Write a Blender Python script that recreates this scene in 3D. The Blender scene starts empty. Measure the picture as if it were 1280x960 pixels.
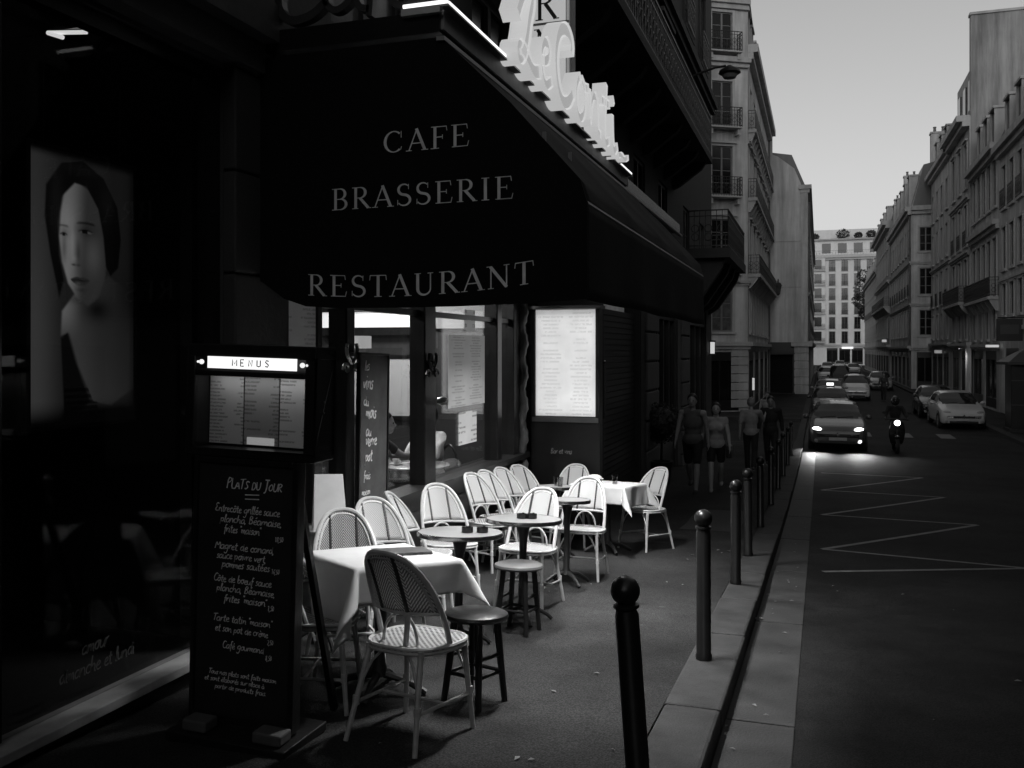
import bpy, bmesh, math, random
from mathutils import Vector, Matrix
R = math.radians
PI = math.pi
rnd = random.Random(7)
scene = bpy.context.scene
C = scene.collection

# ------------------------------------------------------------------ camera
cd = bpy.data.cameras.new('camera')
cam = bpy.data.objects.new('camera', cd); C.objects.link(cam)
cam.location = (0, 0, 1.6)
cam.rotation_euler = (R(90), 0, math.atan(385/1150))
cd.sensor_width = 36; cd.lens = 36*1150/1280
cd.shift_y = -42/1280
cd.clip_start = .05; cd.clip_end = 2000
scene.camera = cam

# ------------------------------------------------------------------ world, sun, exposure
SUN_EL, SUN_AZ = 15.0, 180.0       # veiled evening sky, the sun low behind the photographer
w = bpy.data.worlds.new('World'); scene.world = w; w.use_nodes = True
nt = w.node_tree; nt.nodes.clear()
sky = nt.nodes.new('ShaderNodeTexSky'); sky.sky_type = 'NISHITA'; sky.sun_disc = False
sky.sun_elevation = R(SUN_EL); sky.sun_rotation = R(SUN_AZ)
sky.air_density = 2.2; sky.dust_density = 1.0; sky.ozone_density = 1.0; sky.altitude = 60
bw = nt.nodes.new('ShaderNodeRGBToBW')
bg = nt.nodes.new('ShaderNodeBackground'); bg.inputs[1].default_value = .102
wo = nt.nodes.new('ShaderNodeOutputWorld')
nt.links.new(sky.outputs[0], bw.inputs[0]); nt.links.new(bw.outputs[0], bg.inputs[0]); nt.links.new(bg.outputs[0], wo.inputs[0])
sl = bpy.data.lights.new('sun', 'SUN'); sl.energy = .28; sl.angle = R(25); sl.color = (1, 1, 1)
so = bpy.data.objects.new('sun', sl); C.objects.link(so)
az = R(SUN_AZ); el = R(SUN_EL)
so.rotation_euler = Vector((-math.sin(az)*math.cos(el), -math.cos(az)*math.cos(el), -math.sin(el))).to_track_quat('-Z', 'Y').to_euler()
scene.view_settings.view_transform = 'Standard'; scene.view_settings.look = 'None'
scene.view_settings.exposure = 0; scene.view_settings.gamma = 1; scene.view_settings.use_curve_mapping = False
cy = scene.cycles
cy.use_denoising = True
try: cy.denoiser = 'OPENIMAGEDENOISE'
except Exception: pass
cy.max_bounces = 6; cy.diffuse_bounces = 3; cy.glossy_bounces = 3; cy.transmission_bounces = 4; cy.transparent_max_bounces = 8
cy.caustics_reflective = False; cy.caustics_refractive = False; cy.sample_clamp_indirect = 4.0

# ------------------------------------------------------------------ ground profile: the street falls away, then levels out
def g(Y):
    if Y < 10: return -.062*Y
    if Y < 36:
        t = Y-10; return -.62-.062*t+.062/52*t*t
    return -1.426
ROAD = -.12

# ------------------------------------------------------------------ materials (a black-and-white place: all greys)
MATS = {}
def mat(name, v, rough=.7, var=.12, scale=6, bump=0, bscale=None, metal=0, spec=.5, coat=0, emit=0, space='Object', detail=6, stain=0):
    if name in MATS: return MATS[name]
    m = bpy.data.materials.new(name); m.use_nodes = True
    n = m.node_tree.nodes; l = m.node_tree.links
    b = n['Principled BSDF']
    b.inputs['Roughness'].default_value = rough; b.inputs['Metallic'].default_value = metal
    b.inputs['Specular IOR Level'].default_value = spec; b.inputs['Coat Weight'].default_value = coat
    tc = n.new('ShaderNodeTexCoord')
    if space == 'World':
        ge = n.new('ShaderNodeNewGeometry'); co = ge.outputs['Position']
    else: co = tc.outputs['Object']
    nz = n.new('ShaderNodeTexNoise'); nz.inputs['Scale'].default_value = scale; nz.inputs['Detail'].default_value = detail
    nz.inputs['Roughness'].default_value = .62
    l.new(co, nz.inputs['Vector'])
    mr = n.new('ShaderNodeMapRange')
    mr.inputs[1].default_value = .25; mr.inputs[2].default_value = .75
    mr.inputs[3].default_value = v*(1-var); mr.inputs[4].default_value = v*(1+var)
    l.new(nz.outputs[0], mr.inputs[0]); out = mr.outputs[0]
    if stain:
        mp = n.new('ShaderNodeMapping'); mp.inputs['Scale'].default_value = (1, 1, .08)
        l.new(co, mp.inputs[0])
        n2 = n.new('ShaderNodeTexNoise'); n2.inputs['Scale'].default_value = 1.3; n2.inputs['Detail'].default_value = 8; n2.inputs['Roughness'].default_value = .7
        l.new(mp.outputs[0], n2.inputs['Vector'])
        m2 = n.new('ShaderNodeMapRange'); m2.inputs[1].default_value = .35; m2.inputs[2].default_value = .62
        m2.inputs[3].default_value = 1-stain; m2.inputs[4].default_value = 1.06
        l.new(n2.outputs[0], m2.inputs[0])
        mu = n.new('ShaderNodeMath'); mu.operation = 'MULTIPLY'
        l.new(out, mu.inputs[0]); l.new(m2.outputs[0], mu.inputs[1]); out = mu.outputs[0]
    cb = n.new('ShaderNodeCombineColor')
    for i in range(3): l.new(out, cb.inputs[i])
    l.new(cb.outputs[0], b.inputs['Base Color'])
    rr = n.new('ShaderNodeMapRange'); rr.inputs[3].default_value = max(.03, rough*.85); rr.inputs[4].default_value = min(1, rough*1.15)
    l.new(nz.outputs[0], rr.inputs[0]); l.new(rr.outputs[0], b.inputs['Roughness'])
    if bump:
        nb = n.new('ShaderNodeTexNoise'); nb.inputs['Scale'].default_value = bscale or scale*6; nb.inputs['Detail'].default_value = 5
        l.new(co, nb.inputs['Vector'])
        bp = n.new('ShaderNodeBump'); bp.inputs['Strength'].default_value = bump; bp.inputs['Distance'].default_value = .02
        l.new(nb.outputs[0], bp.inputs['Height']); l.new(bp.outputs[0], b.inputs['Normal'])
    if emit:
        b.inputs['Emission Color'].default_value = (1, 1, 1, 1); b.inputs['Emission Strength'].default_value = emit
    MATS[name] = m
    return m

def translucent(m, k):
    """thin cloth or cane: let part of the light through"""
    n = m.node_tree.nodes; l = m.node_tree.links; b = n['Principled BSDF']; o = n['Material Output']
    t = n.new('ShaderNodeBsdfTranslucent'); mx = n.new('ShaderNodeMixShader'); mx.inputs[0].default_value = k
    for q in list(b.inputs['Base Color'].links): l.new(q.from_socket, t.inputs[0])
    l.new(b.outputs[0], mx.inputs[1]); l.new(t.outputs[0], mx.inputs[2]); l.new(mx.outputs[0], o.inputs[0])
    return m
def emit_mat(name, v, base=.6):
    return mat(name, base, .4, 0, emit=v)

def glass_mat(name, tint=.9, rough=.02, refl=1.0):
    """thin window glass: mostly clear, mirrors at grazing angles"""
    if name in MATS: return MATS[name]
    m = bpy.data.materials.new(name); m.use_nodes = True
    n = m.node_tree.nodes; l = m.node_tree.links
    n.remove(n['Principled BSDF'])
    t = n.new('ShaderNodeBsdfTransparent'); t.inputs[0].default_value = (tint, tint, tint, 1)
    gl = n.new('ShaderNodeBsdfGlossy'); gl.inputs['Roughness'].default_value = rough; gl.inputs[0].default_value = (refl, refl, refl, 1)
    fr = n.new('ShaderNodeFresnel')
    ge = n.new('ShaderNodeNewGeometry'); ir = n.new('ShaderNodeMapRange')      # same reflectance from both faces of the thin pane
    ir.inputs[3].default_value = 1.45; ir.inputs[4].default_value = 1/1.45
    l.new(ge.outputs['Backfacing'], ir.inputs[0]); l.new(ir.outputs[0], fr.inputs[0])
    mx = n.new('ShaderNodeMixShader')
    l.new(fr.outputs[0], mx.inputs[0]); l.new(t.outputs[0], mx.inputs[1]); l.new(gl.outputs[0], mx.inputs[2])
    l.new(mx.outputs[0], n['Material Output'].inputs[0])
    MATS[name] = m
    return m

def stripes_mat(name, paper, ink, period, duty=.5, emit=0, cols=1, colw=.1, seed=0):
    """a printed menu: rows of ragged grey text (flat print), object X across, Z up"""
    if name in MATS: return MATS[name]
    m = bpy.data.materials.new(name); m.use_nodes = True
    n = m.node_tree.nodes; l = m.node_tree.links; b = n['Principled BSDF']
    tc = n.new('ShaderNodeTexCoord'); sp = n.new('ShaderNodeSeparateXYZ'); l.new(tc.outputs['Object'], sp.inputs[0])
    def M(op, a, c=None, d=None):
        x = n.new('ShaderNodeMath'); x.operation = op
        for i, q in enumerate((a, c, d)):
            if q is None: continue
            if isinstance(q, (int, float)): x.inputs[i].default_value = q
            else: l.new(q, x.inputs[i])
        return x.outputs[0]
    zr = M('DIVIDE', sp.outputs[2], period)
    row = M('FLOOR', zr); fr = M('FRACT', zr)
    inrow = M('LESS_THAN', fr, duty)
    xr = M('DIVIDE', sp.outputs[0], colw); col = M('FLOOR', xr); fx = M('FRACT', xr)
    cbx = n.new('ShaderNodeCombineXYZ'); l.new(row, cbx.inputs[0]); l.new(col, cbx.inputs[1]); cbx.inputs[2].default_value = seed
    wn = n.new('ShaderNodeTexWhiteNoise'); wn.noise_dimensions = '3D'; l.new(cbx.outputs[0], wn.inputs[0])
    ln = M('MULTIPLY_ADD', wn.outputs[0], .62, .22)
    off = M('ABSOLUTE', M('SUBTRACT', fx, .5))
    inlen = M('LESS_THAN', off, M('MULTIPLY', ln, .5))
    blank = M('GREATER_THAN', wn.outputs[0], .16)
    n3 = n.new('ShaderNodeTexNoise'); n3.inputs['Scale'].default_value = 1.6/period; l.new(tc.outputs['Object'], n3.inputs[0])
    wd = M('GREATER_THAN', n3.outputs[0], .42)
    k = M('MULTIPLY', M('MULTIPLY', inrow, inlen), M('MULTIPLY', blank, wd))
    n4 = n.new('ShaderNodeTexNoise'); n4.inputs['Scale'].default_value = 5; l.new(tc.outputs['Object'], n4.inputs[0])
    pv = M('MULTIPLY_ADD', n4.outputs[0], paper*.3, paper*.85)
    mx = n.new('ShaderNodeMix'); mx.data_type = 'FLOAT'
    l.new(k, mx.inputs[0]); l.new(pv, mx.inputs[2]); mx.inputs[3].default_value = ink
    cb = n.new('ShaderNodeCombineColor')
    for i in range(3): l.new(mx.outputs[0], cb.inputs[i])
    l.new(cb.outputs[0], b.inputs['Base Color']); b.inputs['Roughness'].default_value = .6
    if emit:
        l.new(cb.outputs[0], b.inputs['Emission Color']); b.inputs['Emission Strength'].default_value = emit
    MATS[name] = m
    return m

# ------------------------------------------------------------------ mesh builder
class MB:
    def __init__(s): s.v = []; s.f = []
    def add(s, vs, fs):
        o = len(s.v); s.v += [tuple(p) for p in vs]; s.f += [tuple(i+o for i in f) for f in fs]; return s
    def bx(s, x0, x1, y0, y1, z0, z1):
        return s.add([(x, y, z) for x in (x0, x1) for y in (y0, y1) for z in (z0, z1)],
                     [(0, 1, 3, 2), (4, 6, 7, 5), (0, 4, 5, 1), (2, 3, 7, 6), (0, 2, 6, 4), (1, 5, 7, 3)])
    def obx(s, O, U, V, W, a, b, c):
        """box in an arbitrary frame; a,b,c = (lo,hi) along U,V,W"""
        vs = [O+U*i+V*j+W*k for i in a for j in b for k in c]
        return s.add(vs, [(0, 1, 3, 2), (4, 6, 7, 5), (0, 4, 5, 1), (2, 3, 7, 6), (0, 2, 6, 4), (1, 5, 7, 3)])
    def bar(s, a, b, wx, wy):
        a = Vector(a); b = Vector(b); d = (b-a).normalized()
        up = Vector((0, 0, 1)) if abs(d.z) < .9 else Vector((0, 1, 0))
        u = d.cross(up).normalized(); v = u.cross(d)
        return s.obx(a, d, u, v, (0, (b-a).length), (-wx/2, wx/2), (-wy/2, wy/2))
    def tube(s, pts, r, n=8, closed=False, cap=True):
        pts = [Vector(p) for p in pts]; m = len(pts)
        rs = r if isinstance(r, (list, tuple)) else [r]*m
        vs = []; up = None
        for i, p in enumerate(pts):
            if closed: d = pts[(i+1) % m]-pts[i-1]
            else: d = pts[min(i+1, m-1)]-pts[max(i-1, 0)]
            if d.length < 1e-9: d = Vector((0, 0, 1))
            d.normalize()
            if up is None: up = d.orthogonal().normalized()
            up = (up-d*up.dot(d))
            up = up.normalized() if up.length > 1e-6 else d.orthogonal().normalized()
            sd = d.cross(up)
            for k in range(n):
                a = 2*PI*k/n; vs.append(p+(up*math.cos(a)+sd*math.sin(a))*rs[i])
        fs = []
        for i in range(m if closed else m-1):
            j = (i+1) % m
            for k in range(n):
                k2 = (k+1) % n; fs.append((i*n+k, i*n+k2, j*n+k2, j*n+k))
        if cap and not closed:
            fs.append(tuple(range(n))); fs.append(tuple((m-1)*n+k for k in range(n)))
        return s.add(vs, fs)
    def lathe(s, prof, n=20, c=(0, 0, 0), ax='z', cap=True):
        vs = []; fs = []
        for (r, z) in prof:
            for k in range(n):
                a = 2*PI*k/n; x, y = r*math.cos(a), r*math.sin(a)
                p = (x, y, z) if ax == 'z' else ((z, x, y) if ax == 'x' else (x, z, y))
                vs.append((p[0]+c[0], p[1]+c[1], p[2]+c[2]))
        for i in range(len(prof)-1):
            for k in range(n):
                k2 = (k+1) % n; fs.append((i*n+k, i*n+k2, (i+1)*n+k2, (i+1)*n+k))
        if cap and prof[0][0] > 1e-6: fs.append(tuple(range(n)))
        if cap and prof[-1][0] > 1e-6: fs.append(tuple((len(prof)-1)*n+k for k in range(n)))
        return s.add(vs, fs)
    def ell(s, c, r, nu=12, nv=8, rot=None):
        c = Vector(c); vs = []; fs = []
        if not isinstance(r, (tuple, list)): r = (r, r, r)
        for j in range(nv+1):
            ph = PI*j/nv
            for k in range(nu):
                a = 2*PI*k/nu
                p = Vector((r[0]*math.sin(ph)*math.cos(a), r[1]*math.sin(ph)*math.sin(a), r[2]*math.cos(ph)))
                if rot: p = rot @ p
                vs.append(c+p)
        for j in range(nv):
            for k in range(nu):
                k2 = (k+1) % nu; fs.append((j*nu+k, j*nu+k2, (j+1)*nu+k2, (j+1)*nu+k))
        return s.add(vs, fs)
    def extr(s, poly, vec):
        poly = [Vector(p) for p in poly]; vec = Vector(vec); n = len(poly)
        vs = poly+[p+vec for p in poly]
        fs = [tuple(range(n)), tuple(range(2*n-1, n-1, -1))]
        fs += [(i, (i+1) % n, n+(i+1) % n, n+i) for i in range(n)]
        return s.add(vs, fs)
    def quad(s, *p): return s.add(p, [tuple(range(len(p)))])
    def grid(s, fn, nu, nv):
        vs = [fn(i/nu, j/nv) for j in range(nv+1) for i in range(nu+1)]
        fs = [(j*(nu+1)+i, j*(nu+1)+i+1, (j+1)*(nu+1)+i+1, (j+1)*(nu+1)+i) for j in range(nv) for i in range(nu)]
        return s.add(vs, fs)
    def mesh(s, name, smooth=False, weld=True):
        me = bpy.data.meshes.new(name); me.from_pydata([tuple(p) for p in s.v], [], s.f)
        bm = bmesh.new(); bm.from_mesh(me)
        if weld: bmesh.ops.remove_doubles(bm, verts=bm.verts, dist=1e-5)
        bmesh.ops.recalc_face_normals(bm, faces=bm.faces)
        bm.to_mesh(me); bm.free()
        if smooth:
            me.shade_smooth()
            try: me.set_sharp_from_angle(angle=R(42))
            except Exception: pass
        return me
    def build(s, name, m, parent=None, smooth=False, loc=None, bevel=0, weld=True):
        return link(name, s.mesh(name, smooth, weld), m, parent, loc, bevel)

def link(name, me, m, parent=None, loc=None, bevel=0):
    if m is not None and len(me.materials) == 0: me.materials.append(m)
    o = bpy.data.objects.new(name, me); C.objects.link(o)
    if parent is not None: o.parent = parent
    if loc is not None: o.location = loc
    if bevel:
        b = o.modifiers.new('bevel', 'BEVEL'); b.width = bevel; b.segments = 2; b.limit_method = 'ANGLE'; b.angle_limit = R(40)
    return o
def tag(o, label=None, cat=None, group=None, kind=None):
    if label: o['label'] = label
    if cat: o['category'] = cat
    if group: o['group'] = group
    if kind: o['kind'] = kind
    return o
def thing(name, label, cat, loc=(0, 0, 0), rz=0, group=None):
    o = bpy.data.objects.new(name, None); C.objects.link(o); o.empty_display_size = .1
    o.location = loc; o.rotation_euler = (0, 0, rz)
    return tag(o, label, cat, group)
KIDS = {}
def children(o): return [c for c in bpy.data.objects if c.parent == o]
def copy_tree(o, parent=None):
    c = o.copy(); C.objects.link(c); c.parent = parent
    for ch in children(o): copy_tree(ch, c)
    return c
def subsurf(o, lv=1):
    m = o.modifiers.new('subdivision', 'SUBSURF'); m.levels = lv; m.render_levels = lv; return o
def arc(cx, cy, rx, ry, a0, a1, n=14):
    return [(cx+rx*math.cos(R(a0+(a1-a0)*i/n)), cy+ry*math.sin(R(a0+(a1-a0)*i/n))) for i in range(n+1)]

# ------------------------------------------------------------------ lettering: serif capitals, chalk handwriting, brush script
def ribbon(pts, ws):
    """2D polyline with per-point width -> list of quads (2D)"""
    out = []; n = len(pts); L = []; Rr = []
    ws = ws if isinstance(ws, (list, tuple)) else [ws]*n
    for i in range(n):
        a = Vector(pts[max(i-1, 0)]); b = Vector(pts[min(i+1, n-1)]); d = b-a
        d = d.normalized() if d.length > 1e-9 else Vector((1, 0))
        nn = Vector((-d.y, d.x)); p = Vector(pts[i])
        L.append(p+nn*ws[i]/2); Rr.append(p-nn*ws[i]/2)
    return [(L[i], L[i+1], Rr[i+1], Rr[i]) for i in range(n-1)]
TN, TK = .05, .12
def serif_glyph(ch):
    """unit cap height; returns (strokes [(pts, widths)], advance)"""
    S = []
    def st(x0, y0, x1, y1, wd): S.append(([(x0, y0), (x1, y1)], wd))
    def sf(x, y, wd=.26): S.append(([(x-wd/2, y), (x+wd/2, y)], .035))
    def bowl(cx, cy, rx, ry, a0, a1):
        p = arc(cx, cy, rx, ry, a0, a1, 18)
        S.append((p, [TN+(TK-TN)*abs(math.cos(R(a0+(a1-a0)*i/18)))**1.5 for i in range(19)]))
    if ch == 'C':
        bowl(.42, .5, .36, .47, 48, 312); st(.72, .66, .72, .96, .03); st(.70, .12, .74, .26, .03); return S, .86
    if ch == 'A':
        st(.06, .02, .38, .98, TN); st(.36, 1.0, .70, .02, TK); st(.18, .34, .58, .34, TN); sf(.06, .0175, .24); sf(.70, .0175, .28); return S, .80
    if ch in 'FE':
        st(.18, 0, .18, 1, TK); sf(.18, .0175); st(.1, .98, .64, .98, .04); st(.2, .52, .48, .52, .045); st(.48, .42, .48, .62, .03)
        st(.63, .99, .66, .78, .03)
        if ch == 'E': st(.1, .02, .66, .02, .04); st(.66, .0, .71, .25, .03)
        else: sf(.18, .0175, .34)
        sf(.16, .983, .26); return S, (.74 if ch == 'E' else .68)
    if ch in 'BRP':
        st(.18, 0, .18, 1, TK); sf(.16, .0175); sf(.16, .983)
        st(.18, .98, .38, .98, .04); st(.18, .50, .38, .50, .04); bowl(.37, .74, .22, .24, -90, 90)
        if ch == 'B': st(.18, .02, .38, .02, .04); bowl(.38, .26, .26, .245, -90, 90); return S, .74
        if ch == 'R': st(.36, .5, .72, .02, TK); sf(.74, .0175, .2); return S, .82
    if ch == 'S':
        p = arc(.33, .745, .22, .235, 40, 250, 14)+arc(.33, .26, .25, .24, 70, -150, 14)
        S.append((p, [TN+(TK-TN)*math.sin(PI*i/(len(p)-1))**1.5 for i in range(len(p))]))
        st(.52, .74, .52, .98, .03); st(.08, .04, .08, .28, .03); return S, .66
    if ch == 'I':
        st(.2, 0, .2, 1, TK); sf(.2, .0175, .3); sf(.2, .983, .3); return S, .42
    if ch == 'T':
        st(.36, 0, .36, 1, TK); sf(.36, .0175, .3); st(.04, .98, .68, .98, .04); st(.045, .99, .02, .76, .03); st(.675, .99, .7, .76, .03); return S, .74
    if ch == 'U':
        S.append(([(.16, 1), (.16, .3)]+arc(.41, .3, .25, .28, 180, 360, 16)[1:]+[(.66, 1)], [TK, TK]+[TK-(TK-TN)*i/15 for i in range(16)]+[TN]))
        sf(.16, .983); sf(.66, .983, .22); return S, .84
    if ch == 'N':
        st(.14, 0, .14, 1, TN); st(.12, .98, .72, .02, TK); st(.72, 0, .72, 1, TN); sf(.14, .0175, .22); sf(.08, .983, .2); sf(.72, .983, .22); return S, .88
    return S, .4
# one-stroke handwriting, x-height 1, ascender 2, descender -1
HW = {
'a': ([[(.8,.9),(.4,1),(.1,.6),(.2,.1),(.5,0),(.8,.4),(.8,.95),(.8,.15),(1,0)]],1.05),
'b': ([[(.15,1.9),(.15,.1),(.5,0),(.8,.4),(.6,.9),(.2,.7)]],.95),
'c': ([[(.75,.8),(.5,1),(.15,.7),(.15,.25),(.45,0),(.8,.15)]],.85),
'd': ([[(.8,.9),(.4,1),(.1,.5),(.4,0),(.8,.4),(.8,1.9),(.8,.1),(1,0)]],1.05),
'e': ([[(.1,.45),(.6,.55),(.7,.85),(.45,1),(.12,.6),(.25,.1),(.55,0),(.85,.2)]],.88),
'f': ([[(.7,1.7),(.5,1.9),(.35,1.6),(.35,-.6)],[(.1,.95),(.65,.95)]],.7),
'g': ([[(.8,.9),(.4,1),(.1,.6),(.3,.1),(.8,.4),(.8,1),(.75,-.6),(.4,-.9),(.1,-.6)]],1.0),
'h': ([[(.15,1.9),(.15,0),(.2,.6),(.5,1),(.75,.7),(.75,.1),(.95,0)]],1.0),
'i': ([[(.2,1),(.2,.15),(.4,0)],[(.2,1.4),(.24,1.46)]],.48),
'j': ([[(.4,1),(.4,-.6),(.1,-.9)],[(.4,1.4),(.44,1.46)]],.55),
'l': ([[(.15,0),(.4,1.5),(.3,1.9),(.18,1.5),(.22,.1),(.45,0)]],.5),
'm': ([[(.1,1),(.12,0),(.2,.7),(.4,1),(.5,.7),(.5,0),(.6,.7),(.8,1),(.92,.7),(.92,.1),(1.1,0)]],1.2),
'n': ([[(.1,1),(.12,0),(.2,.7),(.5,1),(.7,.7),(.72,.1),(.9,0)]],.95),
'o': ([[(.5,1),(.15,.7),(.15,.25),(.45,0),(.75,.3),(.75,.75),(.5,1),(.95,.9)]],.98),
'p': ([[(.15,1),(.12,-.95),(.15,.6),(.5,1),(.8,.65),(.6,.1),(.18,.2)]],.95),
'q': ([[(.8,.9),(.4,1),(.1,.5),(.4,.05),(.8,.4),(.8,1),(.8,-.95)]],.95),
'r': ([[(.12,1),(.15,0),(.2,.6),(.45,1),(.65,.9)]],.7),
's': ([[(.65,.9),(.4,1),(.15,.8),(.6,.3),(.4,0),(.1,.1)]],.75),
't': ([[(.35,1.6),(.3,.2),(.5,0),(.7,.1)],[(.05,1.05),(.65,1.08)]],.72),
'u': ([[(.1,1),(.12,.2),(.4,0),(.7,.3),(.75,1),(.78,.1),(.95,0)]],1.0),
'v': ([[(.1,1),(.35,0),(.7,1),(.85,.9)]],.85),
'x': ([[(.1,1),(.75,0)],[(.75,1),(.1,0)]],.85),
'z': ([[(.1,.95),(.7,.95),(.1,.05),(.75,.05)]],.85),
'E': ([[(.9,1.7),(.4,1.9),(.2,1.4),(.55,1.05),(.15,.6),(.3,.05),(.95,.2)]],1.1),
'M': ([[(.1,0),(.3,1.8),(.65,.5),(1.1,1.85),(1.2,0)]],1.35),
'C': ([[(.95,1.6),(.55,1.9),(.15,1.2),(.2,.3),(.6,0),(1,.3)]],1.1),
'T': ([[(.05,1.7),(1.1,1.85)],[(.55,1.75),(.5,0)]],1.1),
'B': ([[(.2,0),(.2,1.9),(.7,1.8),(.75,1.3),(.25,1),(.85,.8),(.8,.15),(.2,0)]],1.1),
'P': ([[(.2,0),(.2,1.9),(.7,1.8),(.8,1.3),(.25,.95)]],.95),
'L': ([[(.2,1.8),(.2,.05),(.8,.05)]],.9),
'A': ([[(.05,0),(.5,1.5),(.9,0)],[(.2,.5),(.8,.5)]],1.0),
'S': ([[(.8,1.3),(.4,1.5),(.15,1.1),(.7,.5),(.4,0),(.1,.2)]],.9),
'D': ([[(.2,0),(.2,1.4),(.7,1.2),(.8,.5),(.5,.05),(.15,.02)]],.95),
'U': ([[(.15,1.4),(.2,.2),(.5,0),(.8,.3),(.85,1.4)]],1.0),
'J': ([[(.1,1.9),(.9,1.9)],[(.55,1.9),(.55,-.1),(.2,-.4)]],1.0),
'O': ([[(.5,1.3),(.1,.8),(.3,.05),(.8,.3),(.8,1),(.5,1.3)]],.95),
'R': ([[(.15,0),(.15,1.4),(.7,1.3),(.65,.85),(.2,.7),(.8,0)]],.95),
',': ([[(.2,.1),(.1,-.3)]],.4), '.': ([[(.15,0),(.2,.08)]],.35), '-': ([[(.1,.5),(.6,.5)]],.7), '"': ([[(.1,1.5),(.15,1.9)],[(.3,1.5),(.35,1.9)]],.5),
"'": ([[(.1,1.5),(.15,1.9)]],.3),
'0': ([[(.4,1.6),(.1,1),(.3,.05),(.65,.7),(.4,1.6)]],.75), '1': ([[(.1,1.2),(.4,1.6),(.35,0)]],.6), '5': ([[(.7,1.6),(.25,1.55),(.2,.95),(.65,.8),(.6,.15),(.1,.05)]],.8),
'6': ([[(.6,1.6),(.15,.8),(.3,0),(.65,.3),(.5,.75),(.15,.5)]],.75), '7': ([[(.1,1.55),(.7,1.55),(.3,0)]],.75), '8': ([[(.4,.9),(.15,1.3),(.45,1.6),(.6,1.25),(.15,.4),(.4,0),(.65,.4),(.4,.9)]],.75),
'4': ([[(.5,0),(.5,1.6),(.1,.5),(.75,.5)]],.8),
}
ACC = {'é': ('e', [(.4,1.3),(.65,1.6)]), 'è': ('e', [(.3,1.6),(.55,1.3)]), 'ô': ('o', [(.25,1.25),(.45,1.5),(.65,1.25)]), 'à': ('a', [(.3,1.6),(.55,1.3)])}
def hand_text(mb, txt, x, y, size, wd, place, jit=.06, r=None):
    """place(x,y)->3D on the surface with a small lift index"""
    r = r or rnd
    k = 0
    for ch in txt:
        extra = None
        if ch in ACC: ch, extra = ACC[ch]
        if ch == ' ': x += .55*size; continue
        if ch not in HW: x += .4*size; continue
        st, adv = HW[ch]
        st = list(st)+([extra] if extra else [])
        dy = r.uniform(-jit, jit)*size; sc = size*r.uniform(.93, 1.07); sl = .16+r.uniform(-.05, .05)
        for s in st:
            p = [(x+(a+b*sl)*sc, y+dy+b*sc) for a, b in s]
            if len(p) > 2:                                    # round the polyline off
                q = [p[0]]
                for i in range(len(p)-1):
                    a, b = p[i], p[i+1]
                    q += [(a[0]*.75+b[0]*.25, a[1]*.75+b[1]*.25), (a[0]*.25+b[0]*.75, a[1]*.25+b[1]*.75)]
                p = q+[p[-1]]
            k += 1
            for f in ribbon(p, [wd*r.uniform(.7, 1.2) for _ in p]): mb.quad(*[place(v[0], v[1], k % 7) for v in f])
        x += adv*sc*.86
    return x
def text_width(txt, size):
    return sum((HW[ACC.get(c, (c,))[0]][1]*.86 if ACC.get(c, (c,))[0] in HW else .55)*size for c in txt)
# ================================================================== materials used all over
def street_mat(name, v, rough, var, scale, spec):
    """worn asphalt: coarse aggregate, broad stains, small pale and dark spots, hairline cracks"""
    m = mat(name, v, rough, var, scale, bump=.55, bscale=120, space='World', spec=spec)
    n = m.node_tree.nodes; l = m.node_tree.links; b = n['Principled BSDF']
    src = b.inputs['Base Color'].links[0].from_node.inputs[0].links[0].from_socket
    ge = n.new('ShaderNodeNewGeometry'); pos = ge.outputs['Position']
    def mr(x, a, c, d, e):
        q = n.new('ShaderNodeMapRange')
        for i, z in enumerate((a, c, d, e)): q.inputs[i+1].default_value = z
        l.new(x, q.inputs[0]); return q.outputs[0]
    def mul(a, c):
        q = n.new('ShaderNodeMath'); q.operation = 'MULTIPLY'; l.new(a, q.inputs[0]); l.new(c, q.inputs[1]); return q.outputs[0]
    big = n.new('ShaderNodeTexNoise'); big.inputs['Scale'].default_value = .55; big.inputs['Detail'].default_value = 9; big.inputs['Roughness'].default_value = .68; l.new(pos, big.inputs[0])
    out = mul(src, mr(big.outputs[0], .36, .64, .5, 1.45))
    v1 = n.new('ShaderNodeTexVoronoi'); v1.inputs['Scale'].default_value = 2.3; l.new(pos, v1.inputs[0])
    out = mul(out, mr(v1.outputs['Distance'], .045, .075, 1.55, 1.0))
    v2 = n.new('ShaderNodeTexVoronoi'); v2.inputs['Scale'].default_value = 1.4; l.new(pos, v2.inputs[0])
    out = mul(out, mr(v2.outputs['Distance'], .05, .10, .5, 1.0))
    agg = n.new('ShaderNodeTexVoronoi'); agg.inputs['Scale'].default_value = 95; l.new(pos, agg.inputs[0])
    out = mul(out, mr(agg.outputs['Distance'], 0, .7, 1.5, .5))
    ck = n.new('ShaderNodeTexVoronoi'); ck.feature = 'DISTANCE_TO_EDGE'; ck.inputs['Scale'].default_value = .42
    wz = n.new('ShaderNodeTexNoise'); wz.inputs['Scale'].default_value = 2.2; wz.inputs['Detail'].default_value = 6; l.new(pos, wz.inputs[0])
    mxv = n.new('ShaderNodeMix'); mxv.data_type = 'VECTOR'; mxv.inputs[0].default_value = .22; l.new(pos, mxv.inputs[4]); l.new(wz.outputs['Color'], mxv.inputs[5]); l.new(mxv.outputs[1], ck.inputs[0])
    out = mul(out, mr(ck.outputs['Distance'], .0, .003, .82, 1.0))
    cb = b.inputs['Base Color'].links[0].from_node
    for i in range(3): l.new(out, cb.inputs[i])
    return m
m_asphalt = street_mat('asphalt', .026, .7, .35, 3.5, .10)
m_walk = street_mat('pavement_asphalt', .039, .75, .3, 1.2, .10)
m_kerb = mat('kerb_granite', .05, .7, .4, 5, bump=.4, bscale=90, spec=.1)
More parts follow.
